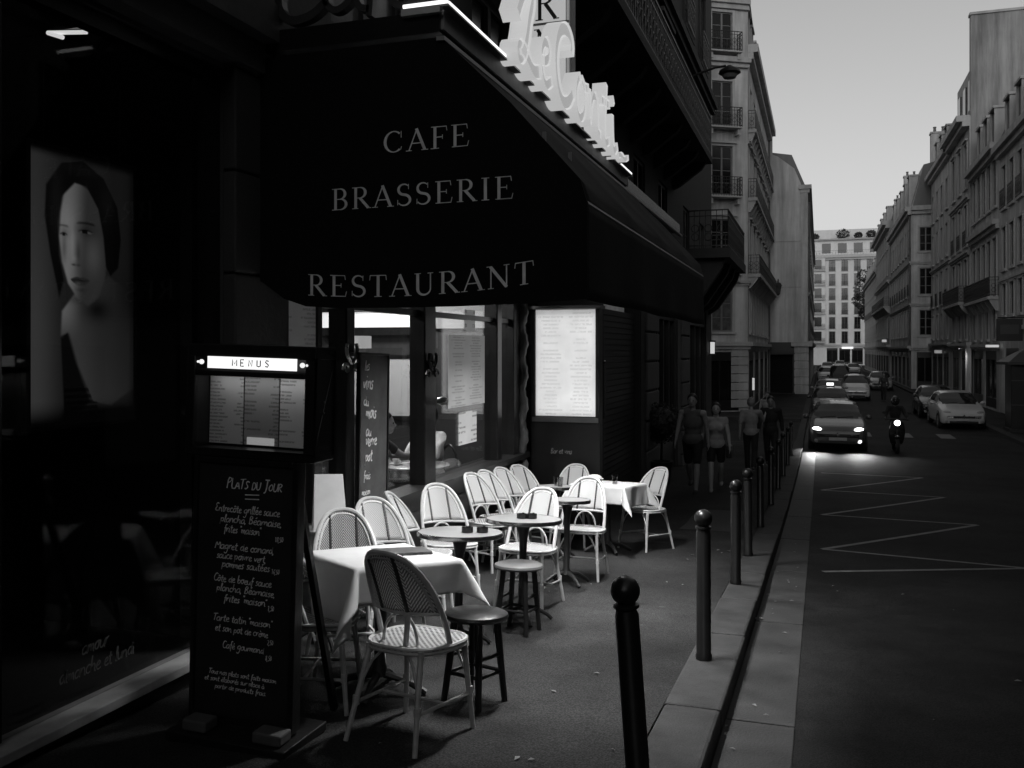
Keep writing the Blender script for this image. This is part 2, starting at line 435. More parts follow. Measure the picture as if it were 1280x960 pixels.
m_gutter = mat('gutter_concrete', .05, .6, .4, 2.5, bump=.4, bscale=70, spec=.1)
m_paint = mat('road_paint', .14, .6, .6, 9, space='World')
m_stone = mat('pale_stone', .62, .85, .2, .9, bump=.25, bscale=14, stain=.5)
m_stone2 = mat('grey_stone', .52, .85, .2, .8, bump=.25, bscale=14, stain=.55)
m_stone3 = mat('plaster', .62, .9, .18, .5, bump=.2, bscale=12, stain=.45)
m_gable = mat('stained_gable_render', .4, .9, .2, .35, bump=.12, bscale=10, stain=.55)
m_dark_stone = mat('dark_stone', .055, .85, .3, 1.2, bump=.3, bscale=18)  # one very dark stone tone, mainly for the cafe building
m_trim = mat('stone_trim', .5, .8, .12, 2, stain=.25)
m_zinc = mat('zinc_roof', .13, .5, .2, 1.2, stain=.2)
m_iron = mat('black_iron', .016, .42, .2, 8)
m_wframe = mat('window_paint', .2, .5, .1, 4)
m_wdark = mat('dark_window_paint', .05, .5, .1, 4)
m_pane = mat('window_glass', .008, .12, .2, 1.5, spec=.35)
m_curtain = mat('curtained_glass', .12, .2, .6, 2.5, spec=.35)
m_shopdark = mat('shop_black_paint', .014, .4, .3, 3)
m_pot = mat('chimney_pot', .16, .8)
m_shutter = mat('louvre_paint', .2, .6)

# ================================================================== ground, road, pavements
def strip(x0, x1, y0, y1, dz, name, m, step=1.0, nx=1):
    mb = MB(); n = max(1, int((y1-y0)/step))
    ys = [y0+(y1-y0)*i/n for i in range(n+1)]
    vs = [(x0+(x1-x0)*k/nx, y, g(y)+dz) for y in ys for k in range(nx+1)]
    fs = [(i*(nx+1)+k, i*(nx+1)+k+1, (i+1)*(nx+1)+k+1, (i+1)*(nx+1)+k) for i in range(n) for k in range(nx)]
    mb.add(vs, fs)
    o = mb.build(name, m, smooth=True); tag(o, kind='structure'); return o
strip(-400, 400, -40, 700, -.30, 'ground', m_asphalt, 4, 2)
strip(-.13, 6.3, -15, 240, ROAD, 'road', m_asphalt, 1, 1)
strip(-14, -.80, -15, 31, 0, 'pavement', m_walk, 1, 1)
strip(-14, -.80, 43, 199, 0, 'pavement_beyond_side_street', m_walk, 2, 1)
strip(6.6, 22, -15, 199, 0, 'pavement_opposite', m_walk, 2, 1)
strip(-30, -.53, 31, 43, ROAD+.002, 'side_street', m_asphalt, 2, 1)
def sloped_box(mb, x0, x1, y0, y1, top, h):
    a, b = g(y0)+top, g(y1)+top
    mb.add([(x0, y0, a), (x1, y0, a), (x1, y1, b), (x0, y1, b), (x0, y0, a-h), (x1, y0, a-h), (x1, y1, b-h), (x0, y1, b-h)],
           [(0, 1, 2, 3), (4, 7, 6, 5), (0, 4, 5, 1), (1, 5, 6, 2), (2, 6, 7, 3), (3, 7, 4, 0)])
kb = MB(); n = 60
for i in range(n): sloped_box(kb, -.78, -.54, 1-3+i, 1-3+i+1, -.03, .4)
kerb = kb.build('kerb', m_kerb); tag(kerb, kind='structure')
y = -2.0; i = 0
while y < 60:
    L = 1.45+rnd.uniform(-.25, .25)
    if not (30.5 < y < 43):
        s = MB(); sloped_box(s, -.80+rnd.uniform(-.004, .004), -.50+rnd.uniform(-.006, .006), y+.006, y+L-.006, .003+rnd.uniform(0, .006), .3)
        s.build('kerb_stone', m_kerb, kerb, bevel=.018)
    y += L; i += 1
s = MB()
for yy in range(60, 198, 2): sloped_box(s, -.80, -.50, yy, yy+2, .004, .3)
k2 = s.build('kerb_far_end', m_kerb); tag(k2, kind='structure')
gb = MB()
for i in range(62): sloped_box(gb, -.52, -.12, -3+i, -2+i, ROAD-.02, .1)
gut = gb.build('gutter', m_gutter); tag(gut, kind='structure')
y = -2.3
while y < 40:
    L = 2.5
    s = MB(); sloped_box(s, -.497, -.128, y+.01, y+L-.01, ROAD+.006+rnd.uniform(0, .003), .08); s.build('gutter_slab', m_gutter, gut, bevel=.006)
    y += L
s = MB()
for yy in range(-14, 198, 2): sloped_box(s, 6.3, 6.6, yy, yy+2, .004, .3)
tag(s.build('kerb_opposite', m_kerb), kind='structure')
s = MB()
for xx in range(-30, -1, 2): s.bx(xx, xx+1.2 if xx > -3 else xx+2, 42.7, 43.1, g(43)-.3, g(43)+.004)
for xx in range(-14, -1, 2): s.bx(xx, xx+1.2 if xx > -3 else xx+2, 30.9, 31.2, g(31)-.3, g(31)+.004)
tag(s.build('kerb_of_side_street', m_kerb), kind='structure')
# painted zigzag of the delivery bay, dashes of the crossing beyond it
def road_line(mb, a, b, wd):
    a = Vector(a); b = Vector(b); d = (b-a).normalized(); nn = Vector((-d.y, d.x))*wd/2
    N = max(2, int((b-a).length/.6))
    vs = []
    for i in range(N+1):
        p = a+(b-a)*i/N
        for q in (p+nn, p-nn): vs.append((q.x, q.y, g(q.y)+ROAD+.005))
    mb.add(vs, [(2*i, 2*i+1, 2*i+3, 2*i+2) for i in range(N)])
zz = [(.03, 10.35), (2.2, 11.55), (.03, 12.0), (2.25, 15.4), (.03, 15.65), (2.25, 19.3), (.03, 19.6), (2.25, 23.2), (.03, 23.4)]
s = MB()
for i in range(len(zz)-1):
    a, b = zz[i], zz[i+1]
    road_line(s, a, b, .085)
tag(s.build('road_marking', m_paint, weld=False), kind='structure')
s = MB()
for x in (1.3, 2.7, 4.1): s.add([(x, 36, g(36)+ROAD+.005), (x+.5, 36, g(36)+ROAD+.005), (x+.5, 37.8, g(37.8)+ROAD+.005), (x, 37.8, g(37.8)+ROAD+.005)], [(0, 1, 2, 3)])
tag(s.build('crossing_marking', m_paint), kind='structure')

# ================================================================== buildings
def MX(O, rot): return Matrix.Translation(Vector(O)) @ Matrix.Rotation(R(rot), 4, 'Z')
WC = {}
def win_meshes(ww, h, style):
    k = (round(ww, 2), round(h, 2), style)
    if k in WC: return WC[k]
    a = ww/2; f = MB()
    d0, d1 = .045, .095
    f.bx(-a, -a+.06, d0, d1, 0, h); f.bx(a-.06, a, d0, d1, 0, h); f.bx(-a+.06, a-.06, d0, d1, h-.06, h); f.bx(-a+.06, a-.06, d0, d1, 0, .08)
    f.bx(-.045, .045, d0-.01, d1-.005, .08, h-.06)
    nb = max(2, int(h/.6))
    for i in range(1, nb):
        z = h*i/nb
        f.bx(-a+.06, -.045, d0+.02, d1-.01, z-.015, z+.015); f.bx(.045, a-.06, d0+.02, d1-.01, z-.015, z+.015)
    p = MB(); p.bx(-a+.05, a-.05, .078, .088, .05, h-.05)
    s = MB()
    t = .13
    s.bx(-a-t, -a, -.05, .02, 0, h+t); s.bx(a, a+t, -.05, .02, 0, h+t); s.bx(-a, a, -.05, .02, h, h+t)
    s.bx(-a-t-.05, a+t+.05, -.11, .02, -.12, -.002)
    if style == 'pediment': s.bx(-a-t-.08, a+t+.08, -.16, .02, h+t+.002, h+t+.1)
    WC[k] = (f.mesh('window'), p.mesh('pane'), s.mesh('surround'))
    return WC[k]
RC = {}
def railing_mesh(L, h=.95, step=.13):
    k = (round(L, 2), h)
    if k in RC: return RC[k]
    m = MB()
    m.bx(0, L, -.02, .02, h-.03, h); m.bx(0, L, -.012, .012, .06, .085); m.bx(0, L, -.012, .012, h-.17, h-.15)
    n = max(1, int(L/step))
    for i in range(n+1):
        x = L*i/n; m.bx(x-.009, x+.009, -.009, .009, 0, h-.03)
    n2 = max(1, int(L/(step*2)))
    for i in range(n2):
        cx = L*(i+.5)/n2; r = min(step*.75, .1)
        for cz in (.3, .52): m.tube([(cx+r*math.cos(a), 0, cz+r*math.sin(a)) for a in [2*PI*q/10 for q in range(10)]], .012, 4, closed=True)
    RC[k] = m.mesh('railing'); return RC[k]
def put(name, me, m, root, M, loc=(0, 0, 0)):
    o = link(name, me, m, root); o.matrix_local = M @ Matrix.Translation(Vector(loc)); return o
def facade(root, O, rot, L, H, rows, wallm, trimm=None, framem=None, sides=(10, 10), cornices=(), paner=None, wname='wall', zbase=0):
    """one street face of a building in the root's frame; x along the face, -y outward, z up"""
    trimm = trimm or m_trim; framem = framem or m_wframe
    M = MX(O, rot); mb = MB()
    def P(u, w_, d=0): return (u, d, w_)
    wz = zbase
    for r in sorted(rows, key=lambda q: q['z']):
        w0, w1 = r['z'], r['z']+r['h']
        if w0 > wz+1e-4: mb.quad(P(0, wz), P(L, wz), P(L, w0), P(0, w0))
        u = 0
        for c in sorted(r['us']):
            a, b = c-r['w']/2, c+r['w']/2
            mb.quad(P(u, w0), P(a, w0), P(a, w1), P(u, w1))
            dd = r.get('deep', .12)
            mb.quad(P(a, w0), P(a, w1), P(a, w1, dd), P(a, w0, dd)); mb.quad(P(b, w0), P(b, w1), P(b, w1, dd), P(b, w0, dd))
            mb.quad(P(a, w1), P(b, w1), P(b, w1, dd), P(a, w1, dd)); mb.quad(P(a, w0), P(b, w0), P(b, w0, dd), P(a, w0, dd))
            u = b
        mb.quad(P(u, w0), P(L, w0), P(L, w1), P(u, w1))
        wz = w1
    mb.quad(P(0, wz), P(L, wz), P(L, H), P(0, H))
    if sides:
        a, b = sides
        if a: mb.quad(P(0, zbase), P(0, H), P(0, H, a), P(0, zbase, a))
        if b: mb.quad(P(L, zbase), P(L, H), P(L, H, b), P(L, zbase, b))
        dd = max(a or 0, b or 0)
        if dd: mb.quad(P(0, H), P(L, H), P(L, H, dd), P(0, H, dd)); mb.quad(P(0, zbase, dd), P(L, zbase, dd), P(L, H, dd), P(0, H, dd))
    put(wname, mb.mesh(wname), wallm, root, M)
    for (z, hh, pr) in cornices:
        c = MB(); c.bx(-.02, L+.02, -pr, -.003, z, z+hh); c.bx(-.01, L+.01, -pr*.55, -.003, z-hh*.8, z-.003)
        put('cornice', c.mesh('cornice'), trimm, root, M)
    for r in rows:
        st = r.get('style', 'plain')
        if st == 'open': continue
        for c in r['us']:
            if st == 'shop':
                f = MB(); a = r['w']/2; h = r['h']
                f.bx(-a, a, .02, .18, h-.45, h-.002); f.bx(-a, -a+.09, .02, .18, .0, h-.45); f.bx(a-.09, a, .02, .18, 0, h-.45); f.bx(-a+.09, a-.09, .02, .18, 0, .5)
                for q in range(1, max(2, int(r['w']/1.1))):
                    x = -a+r['w']*q/max(2, int(r['w']/1.1)); f.bx(x-.03, x+.03, .05, .16, .5, h-.45)
                o = put('shop_front', f.mesh('shop_front'), m_shopdark, root, M, (c, 0, r['z']))
                p = MB(); p.bx(-a+.08, a-.08, .11, .12, .45, h-.43); link('pane', p.mesh('pane'), m_pane, o)
                continue
            fm, pm, sm = win_meshes(r['w'], r['h'], st)
            o = put('window', fm, None, root, M, (c, 0, r['z']))
            if not fm.materials: fm.materials.append(framem)
            q = link('pane', pm, None, o)
            if not pm.materials: pm.materials.append(m_pane)
            if rnd.random() < .3:
                q.material_slots[0].link = 'OBJECT'; q.material_slots[0].material = m_curtain
            if r.get('sur', True):
                if not sm.materials: sm.materials.append(trimm)
                link('surround', sm, None, o)
            if r.get('bal') == 'each':
                rl = put('railing', railing_mesh(r['w']+.1, .9), m_iron, root, M, (c-r['w']/2-.05, -.13, r['z']-.02))
            if r.get('bal') == 'box':
                b = MB(); a = r['w']/2+.3; b.bx(-a, a, -.55, -.003, -.2, -.13); b.bx(-a+.05, -a+.2, -.4, -.004, -.5, -.2); b.bx(a-.2, a-.05, -.4, -.004, -.5, -.2)
                o2 = put('balcony', b.mesh('balcony'), trimm, root, M, (c, 0, r['z']))
                rl = link('railing', railing_mesh(2*a-.04, .95), m_iron, o2, (-a+.02, -.52, -.13))
                for sgn in (-1, 1):
                    e = link('railing', railing_mesh(.48, .95), m_iron, o2, (sgn*(a-.02), -.5, -.13)); e.rotation_euler = (0, 0, R(90))
            if r.get('shut'):
                s = MB(); wv = r['w']/2
                for sg in (-1, 1):
                    x0, x1 = sorted((sg*(wv+.02), sg*(wv+.02+wv*.95))); s.bx(x0, x1, -.08, -.056, .02, r['h']-.02)
                    for q in range(int(r['h']/.1)): s.bx(x0+.05, x1-.05, -.09, -.079, .08+q*.1, .13+q*.1)
                put('shutters', s.mesh('shutters'), m_shutter, root, M, (c, 0, r['z']))
        if r.get('bal') == 'full':
            a, b = r.get('span', (.2, L-.2)); pj = r.get('proj', .6)
            s = MB(); s.bx(a, b, -pj, -.003, r['z']-.22, r['z']-.06)
            k = max(2, int((b-a)/1.3))
            o2 = put('balcony', s.mesh('balcony'), r.get('balm', trimm), root, M)
            for q in range(k+1):
                x = a+.15+(b-a-.3)*q/k; t = MB()
                t.extr([(x-.09, -.003, r['z']-.22), (x-.09, -pj*.85, r['z']-.22), (x-.09, -pj*.75, r['z']-.36), (x-.09, -.14, r['z']-.75), (x-.09, -.003, r['z']-.8)], (.18, 0, 0))
                link('bracket', t.mesh('bracket'), r.get('balm', trimm), o2)
            link('railing', railing_mesh(b-a-.06, r.get('rh', .95)), m_iron, o2, (a+.03, -pj+.05, r['z']-.06))
            for x in (a+.03, b-.03):
                e = link('railing', railing_mesh(pj-.06, r.get('rh', .95)), m_iron, o2, (x, -pj+.05, r['z']-.06)); e.rotation_euler = (0, 0, R(90))
    return M
def mansard(root, M, L, H, rise=2.4, back=1.1, top=3.3, depth=10, dormers=(), dw=1.0):
    r = MB(); r.extr([(0, .12, H+.002), (0, back, H+rise), (0, depth/2, H+top), (0, depth-back, H+rise), (0, depth-.1, H+.002)], (L, 0, 0))
    o = put('roof', r.mesh('roof'), m_zinc, root, M)
    for c in dormers:
        d = MB(); a = dw/2; h = rise*.86
        d.bx(-a-.12, -a, .05, back+.3, .1, h); d.bx(a, a+.12, .05, back+.3, .1, h); d.bx(-a-.2, a+.2, -.02, back+.6, h+.003, h+.12); d.bx(-a, a, .05, back+.3, .1, .3)
        dd = link('dormer', d.mesh('dormer'), m_trim, o, (c, 0, H))
        return_win = MB(); return_win.bx(-a, a, .14, .2, .303, h-.002); w2 = link('dormer_window', return_win.mesh('dormer_window'), m_pane, o, (c, 0, H))
    return o
def chimney(root, M, x, y, z, sx, sy, h, pots=4, m=None):
    c = MB(); c.bx(x-sx/2, x+sx/2, y-sy/2, y+sy/2, z, z+h); c.bx(x-sx/2-.06, x+sx/2+.06, y-sy/2-.06, y+sy/2+.06, z+h+.002, z+h+.14)
    o = put('chimney', c.mesh('chimney'), m or m_stone2, root, M)
    for i in range(pots):
        p = MB(); t = (i+.5)/pots; px, py = (x-sx/2+sx*t, y) if sx > sy else (x, y-sy/2+sy*t)
        p.lathe([(.13, 0), (.1, .35), (.13, .37), (.13, .45), (.08, .45), (.08, .3)], 10, (px, py, z+h+.14))
        link('chimney_pot', p.mesh('chimney_pot', True), m_pot, o)
    return o
def W(z, h, w_, us, **k): return dict(z=z, h=h, w=w_, us=us, **k)
def sp(a, b, n): return [a+(b-a)*i/(n-1) for i in range(n)] if n > 1 else [(a+b)/2]

# --- the cafe's own building, left side, Y -12..30, face at X=-3.3
cafeB = thing('cafe_building', 'dark stone building above the black awning, its iron balcony running down the street', 'building', (-3.3, -12, 0))
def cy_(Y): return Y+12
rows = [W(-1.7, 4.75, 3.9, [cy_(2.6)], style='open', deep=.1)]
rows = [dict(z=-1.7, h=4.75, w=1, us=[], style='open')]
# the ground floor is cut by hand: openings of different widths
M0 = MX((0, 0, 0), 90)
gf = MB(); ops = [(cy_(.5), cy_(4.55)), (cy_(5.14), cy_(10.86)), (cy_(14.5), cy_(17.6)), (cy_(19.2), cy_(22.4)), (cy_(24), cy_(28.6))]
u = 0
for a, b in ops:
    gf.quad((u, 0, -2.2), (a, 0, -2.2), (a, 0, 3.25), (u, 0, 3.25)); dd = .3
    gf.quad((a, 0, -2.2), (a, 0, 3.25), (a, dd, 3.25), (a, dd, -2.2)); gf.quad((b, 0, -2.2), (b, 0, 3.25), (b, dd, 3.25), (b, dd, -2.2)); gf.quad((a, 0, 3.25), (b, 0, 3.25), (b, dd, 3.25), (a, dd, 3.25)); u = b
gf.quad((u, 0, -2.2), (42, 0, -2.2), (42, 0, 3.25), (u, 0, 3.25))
put('ground_floor_wall', gf.mesh('ground_floor_wall'), m_dark_stone, cafeB, M0)
ws = [cy_(y) for y in (6.4, 9.2, 12, 14.8, 17.6, 20.4)]
w2 = [cy_(y) for y in (24.2, 27.4)]
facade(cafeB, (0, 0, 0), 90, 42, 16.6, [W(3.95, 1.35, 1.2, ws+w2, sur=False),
    W(6.2, 2.5, 1.25, ws, bal='full', span=(cy_(-4), cy_(22)), proj=.9, balm=m_dark_stone, rh=.95, style='pediment'),
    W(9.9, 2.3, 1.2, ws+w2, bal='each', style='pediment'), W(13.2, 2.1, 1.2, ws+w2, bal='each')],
    m_dark_stone, m_dark_stone, m_wdark, sides=(12, 12), cornices=[(3.45, .22, .22), (9.3, .2, .2), (16.2, .4, .5)], zbase=3.25)
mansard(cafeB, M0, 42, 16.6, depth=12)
# heavy low balcony of the corner bay
s = MB(); s.bx(cy_(24.2), cy_(29.6), -1.1, -.003, 4.0, 4.25); o2 = put('corner_balcony', s.mesh('corner_balcony'), m_dark_stone, cafeB, M0)
for Y in (24.6, 26.2, 27.8, 29.2):
    t = MB(); x = cy_(Y); t.extr([(x-.15, -.004, 3.99), (x-.15, -.95, 3.99), (x-.15, -.85, 3.7), (x-.15, -.3, 2.9), (x-.15, -.004, 2.7)], (.3, 0, 0)); link('bracket', t.mesh('bracket'), m_dark_stone, o2)
link('railing', railing_mesh(5.3, 1.0), m_iron, o2, (cy_(24.25), -1.05, 4.25))
for x in (cy_(24.25), cy_(29.55)):
    e = link('railing', railing_mesh(1.0, 1.0), m_iron, o2, (x, -1.05, 4.25)); e.rotation_euler = (0, 0, R(90))
# shutter, and two dark shop fronts farther on
rs = MB()
for i in range(34): rs.bx(cy_(14.5), cy_(17.6), .1, .13+.0, -1.1+i*.1, -1.1+i*.1+.085); rs.bx(cy_(14.5), cy_(17.6), .125, .14, -1.1+i*.1+.085, -1.1+i*.1+.1)
put('roller_shutter', rs.mesh('roller_shutter', weld=False), mat('shutter_metal', .05, .45, .2, 5), cafeB, M0)
for a, b in ops[3:]:
    f = MB(); f.bx(a, b, .05, .2, 2.3, 3.24); f.bx(a, b, .05, .2, -1.5, -.4)
    k = 4
    for i in range(k+1):
        x = a+(b-a)*i/k; f.bx(x-.05+(.05 if i == 0 else 0), x+.05-(.05 if i == k else 0), .05, .2, -.4, 2.3)
    o = put('shop_front', f.mesh('shop_front'), m_shopdark, cafeB, M0)
    p = MB(); p.bx(a+.05, b-.05, .12, .13, -.4, 2.3); link('pane', p.mesh('pane'), m_pane, o)
# banded pier between the shutter and the far shops
for (ya, yb) in ((17.75, 19.05), (22.6, 23.8)):
    pr = MB(); pr.bx(cy_(ya), cy_(yb), -.08, -.003, -1.6, 3.2); o = put('pier', pr.mesh('pier'), mat('pier_stone', .13, .8, .2, 2), cafeB, M0)
    for i in range(8):
        b = MB(); z = -1.5+i*.58; b.bx(cy_(ya)-.03, cy_(yb)+.03, -.14, -.083, z, z+.54); link('stone_block', b.mesh('stone_block'), MATS['pier_stone'], o, bevel=.02)

# --- pilaster between the two shops: courses of stone
m_pil = mat('pilaster_stone', .045, .75, .2, 2.5, bump=.2, bscale=30)
pil = thing('stone_pilaster', 'plain stone pilaster in big courses between the shop window and the awning', 'pilaster', (-3.3, 4.84, g(4.84)))
pb = MB(); pb.bx(-.03, .055, -.255, .255, -.1, 5.2-.1); pb.build('core', m_dark_stone, pil)
z = -.05
for i in range(9):
    h = .60
    b = MB(); b.bx(-.02, .085, -.285, .285, z+.006, z+h-.006); b.build('stone_block', m_pil, pil, bevel=.012); z += h

# --- pale corner house across the side street
z0 = g(50)
crn = thing('corner_house', 'pale stone corner house with iron balconies beyond the dark cafe building', 'building', (-3.4, 47, z0))
MB2 = dict(wallm=m_stone)
rws = [W(.05, 2.9, 3.4, [2.6, 7.2, 11.8, 16.4], style='shop'), W(3.95, 2.1, 1.1, sp(1.6, 17.4, 7)), W(6.9, 2.6, 1.15, sp(1.6, 17.4, 7), bal='full', style='pediment'),
       W(10.7, 2.4, 1.1, sp(1.6, 17.4, 7), bal='full', proj=.45, style='pediment'), W(14.1, 2.2, 1.1, sp(1.6, 17.4, 7), bal='full', proj=.4)]
Mm = facade(crn, (0, 0, 0), 90, 19, 18.2, rws, m_stone, cornices=[(3.25, .2, .25), (6.35, .14, .15), (13.4, .14, .15), (17.8, .4, .5)])
mansard(crn, Mm, 19, 18.2, dormers=sp(1.6, 17.4, 7), depth=10)
chimney(crn, Mm, 18.3, 3, 19.5, .8, 3, 3.2, 5)
cl = 3.0
rws2 = [W(.05, 2.9, 2.0, [1.5], style='shop'), W(3.95, 2.1, 1.1, [1.6]), W(6.9, 2.6, 1.15, [1.6], bal='box', style='pediment'), W(10.7, 2.4, 1.1, [1.6], bal='box', style='pediment'), W(14.1, 2.2, 1.1, [1.6], bal='box'), W(17.8, 1.9, 1.1, [1.6], bal='box', sur=True)]
Mc = facade(crn, (-2.55, -1.55, 0), math.degrees(math.atan2(1.55, 2.55)), math.hypot(2.55, 1.55), 20.4, rws2, m_stone, sides=None, cornices=[(3.25, .2, .25), (6.35, .14, .15), (17.2, .25, .35), (20.1, .3, .3)], wname='canted_wall')
r = MB(); r.extr([(-.35, .35, 18.21), (-3.0, -1.25, 18.21), (-6, -1.25, 18.21), (-6, 4, 18.21), (-.35, 4, 18.21)], (0, 0, 2.18)); r.build('corner_attic', m_stone, crn)
r = MB(); r.extr([(-3.3, -1.34, 0), (-10, -1.34, 0), (-10, .6, 0), (-.4, .6, 0)], (0, 0, 18.15)); r.bx(-10, -2.56, -1.55, -1.345, 0, 18.19); r.build('side_street_wall', m_stone, crn)
r = MB(); r.add([(0.1, .1, 20.41), (-2.6, -1.6, 20.41), (-6, -1.6, 20.41), (-6, 4, 20.41), (0, 4, 20.41), (-3, 1.2, 23)], [(0, 1, 5), (1, 2, 5), (2, 3, 5), (3, 4, 5), (4, 0, 5)]); r.build('corner_roof', m_zinc, crn)
# rusticated corner courses
for i in range(7):
    b = MB(); z = .2+i*.42; b.obx(Vector((-.35, -.21, z)), Vector((.855, .52, 0)), Vector((.52, -.855, 0)), Vector((0, 0, 1)), (-.5, .42), (.0, .07), (0, .39)); b.build('quoin', m_trim, crn, bevel=.02)

# --- gabled house standing forward of the row
z0 = g(67)
gab = thing('gable_house', 'tall house with a blank plastered gable standing forward into the street', 'building', (-.8, 67, z0))
def ext_y(poly, y0, dy): return [(x, y0, z) for x, z in poly], (0, dy, 0)
w1 = MB(); p, v = ext_y([(-12, 3.6), (-.45, 3.6), (-.45, 14.6), (-.9, 15.7), (-2.0, 16.6), (-3.4, 17.2), (-12, 17.2)], 0, 14); w1.extr(p, v); w1.build('gable_wall', m_stone3, gab)
w1 = MB(); w1.bx(-.448, 0, -.06, 60, 3.6, 14.2); w1.build('corner_strip', m_stone, gab)
w1 = MB(); w1.bx(-.6, .25, -.2, 60, 14.21, 14.5); w1.bx(-.5, .12, -.1, 60, 13.95, 14.2); w1.build('cornice', m_trim, gab)
w1 = MB(); w1.bx(-12, -.85, .05, 14, 0, 3.59); w1.build('ground_floor_wall', m_shopdark, gab)
w1 = MB(); w1.bx(-.85, .02, -.08, 1.2, 0, 3.3); o = w1.build('corner_pier', m_stone, gab)
for i in range(6): b = MB(); b.bx(-.9, .06, -.13, -.083, .1+i*.55, .1+i*.55+.5); b.build('stone_block', m_stone, o, bevel=.02)
w1 = MB(); w1.bx(-1.1, .3, -.3, 1.4, 3.301, 3.59); w1.build('pier_cap', m_trim, gab)
w1 = MB(); w1.bx(-3.2, -1.0, -.12, .049, .1, 2.7); w1.build('shop_window', m_pane, gab)
w1 = MB(); w1.bx(-3.6, -.95, -.9, .04, 2.75, 2.95); w1.build('shop_awning', mat('shop_awning_cloth', .05, .8), gab)
Mg = MX((0, 1.2, 0), 90)
facade(gab, (.003, 1.2, 0), 90, 58, 13.9, [W(.1, 3.0, 3.2, sp(3, 55, 12), style='shop'), W(4.4, 2.2, 1.1, sp(2, 56, 20), bal='each'), W(7.6, 2.2, 1.1, sp(2, 56, 20), bal='each'), W(10.8, 2.0, 1.1, sp(2, 56, 20))], m_stone, sides=(0, 10), cornices=[(3.5, .2, .3), (7, .12, .12)])
mansard(gab, Mg, 58, 14.5, depth=12)
chimney(gab, MX((0, 0, 0), 0), -2.9, .5, 16.6, 1.0, .8, 2.0, 2, m_stone3)
s = MB()
for z in (7.4, 10.6): s.bx(-11, -.46, -.03, -.002, z, z+.06)
s.build('string_course', m_stone2, gab)

# --- end of the street: bright apartment block across the vista
z0 = g(200)
far = thing('apartment_block', 'bright pale apartment block with many balconies closing the far end of the street', 'building', (-16, 200, z0))
m_far = mat('pale_render', .8, .8, .1, .5, stain=.06)
us = [u_ for u_ in sp(1.4, 42.6, 18) if not (13.4 < u_ < 17.6)]
rws = [W(.2, 3.3, 2.1, us, style='shop')]+[W(4.5+i*2.95, 2.4, 1.15, us, bal='each') for i in range(6)]
Mf = facade(far, (0, 0, 0), 0, 44, 22.6, rws, m_far, mat('pale_trim', .6, .8), m_wdark, cornices=[(4.0, .3, .5), (22.0, .5, .9)])
for bx0 in (14.4,):
    b = MB(); b.bx(bx0, bx0+2.6, -1.0, -.004, 4.4, 21.9); b.build('bay', m_far, far)
    for i in range(6):
        f = MB(); f.bx(bx0+.5, bx0+1.9, -1.06, -1.003, 5.0+i*2.95, 6.9+i*2.95); f.build('bay_window', m_pane, far)
        q = link('railing', railing_mesh(2.6, .9), m_iron, far, (bx0, -1.35, 4.62+i*2.95))
        f = MB(); f.bx(bx0-.1, bx0+2.7, -1.45, -1.004, 4.45+i*2.95, 4.6+i*2.95); f.build('bay_balcony', m_trim, far)
s = MB(); s.bx(2, 42, 2.0, 12, 22.62, 25.8); s.build('setback_storey', m_far, far)
for i in range(12):
    f = MB(); x = 4+i*3.1; f.bx(x, x+1.7, 1.93, 1.997, 23.2, 25.2); f.build('attic_window', m_pane, far)
s = MB(); s.bx(1.4, 42.6, 1.2, 12.4, 25.81, 26.1); s.build('attic_cornice', m_trim, far)
s = MB(); s.bx(6, 38, 5, 12, 26.11, 28.4); s.build('penthouse', m_far, far)
link('railing', railing_mesh(44, 1.0, .3), m_iron, far, (0, -.6, 22.5))

# --- opposite (right-hand) row, faces at X=8.3 and farther out
def right_house(name, label, X, Ya, Yb, H, rows, wallm, cornices, roof=True, dorm=(), depth=10, sides=None):
    z0 = g((Ya+Yb)/2)
    o = thing(name, label, 'building', (X, Yb, z0))
    L = Yb-Ya
    M = facade(o, (0, 0, 0), -90, L, H, rows, wallm, sides=(depth, depth), cornices=cornices)
    if roof: mansard(o, M, L, H, dormers=dorm, depth=depth)
    return o, M, z0
gz = 1.43
o, M, z0 = right_house('terrace_house', 'plain plastered house at the right edge with small windows and roof dormers', 8.3, 12, 50, 12.8,
    [W(.1, 3.0, 3.0, sp(3, 35, 7), style='shop'), W(4.65, 1.5, .95, sp(1.2, 36.8, 20)), W(6.85, 2.0, .95, sp(1.2, 36.8, 20)), W(9.75, 2.0, .95, sp(1.2, 36.8, 20), bal='each')],
    m_stone3, [(3.9, .18, .2), (6.3, .1, .1), (12.5, .3, .4)], dorm=sp(1.6, 36, 14))
chimney(o, M, .5, 4, 14.5, .7, 3, 2.6, 4); chimney(o, M, 16, 4, 14.5, .7, 3, 2.4, 4)
o, M, z0 = right_house('shuttered_house', 'grey house with tall closely set windows and a black first floor balcony', 8.3, 50.02, 58.6, 13.2,
    [W(.1, 2.9, 3.2, [2.1, 6.1], style='shop'), W(3.6, 1.5, .9, sp(1, 7.2, 4)), W(5.75, 2.9, 1.0, sp(.9, 7.3, 5), bal='full', proj=.5), W(10.2, 2.35, 1.0, sp(.9, 7.3, 5))],
    m_stone3, [(3.2, .15, .2), (9.2, .25, .35), (12.9, .3, .45)], dorm=[2, 4.1, 6.2])
chimney(o, M, 8.0, 3.2, 14.6, .6, 2.4, 2.2, 3)
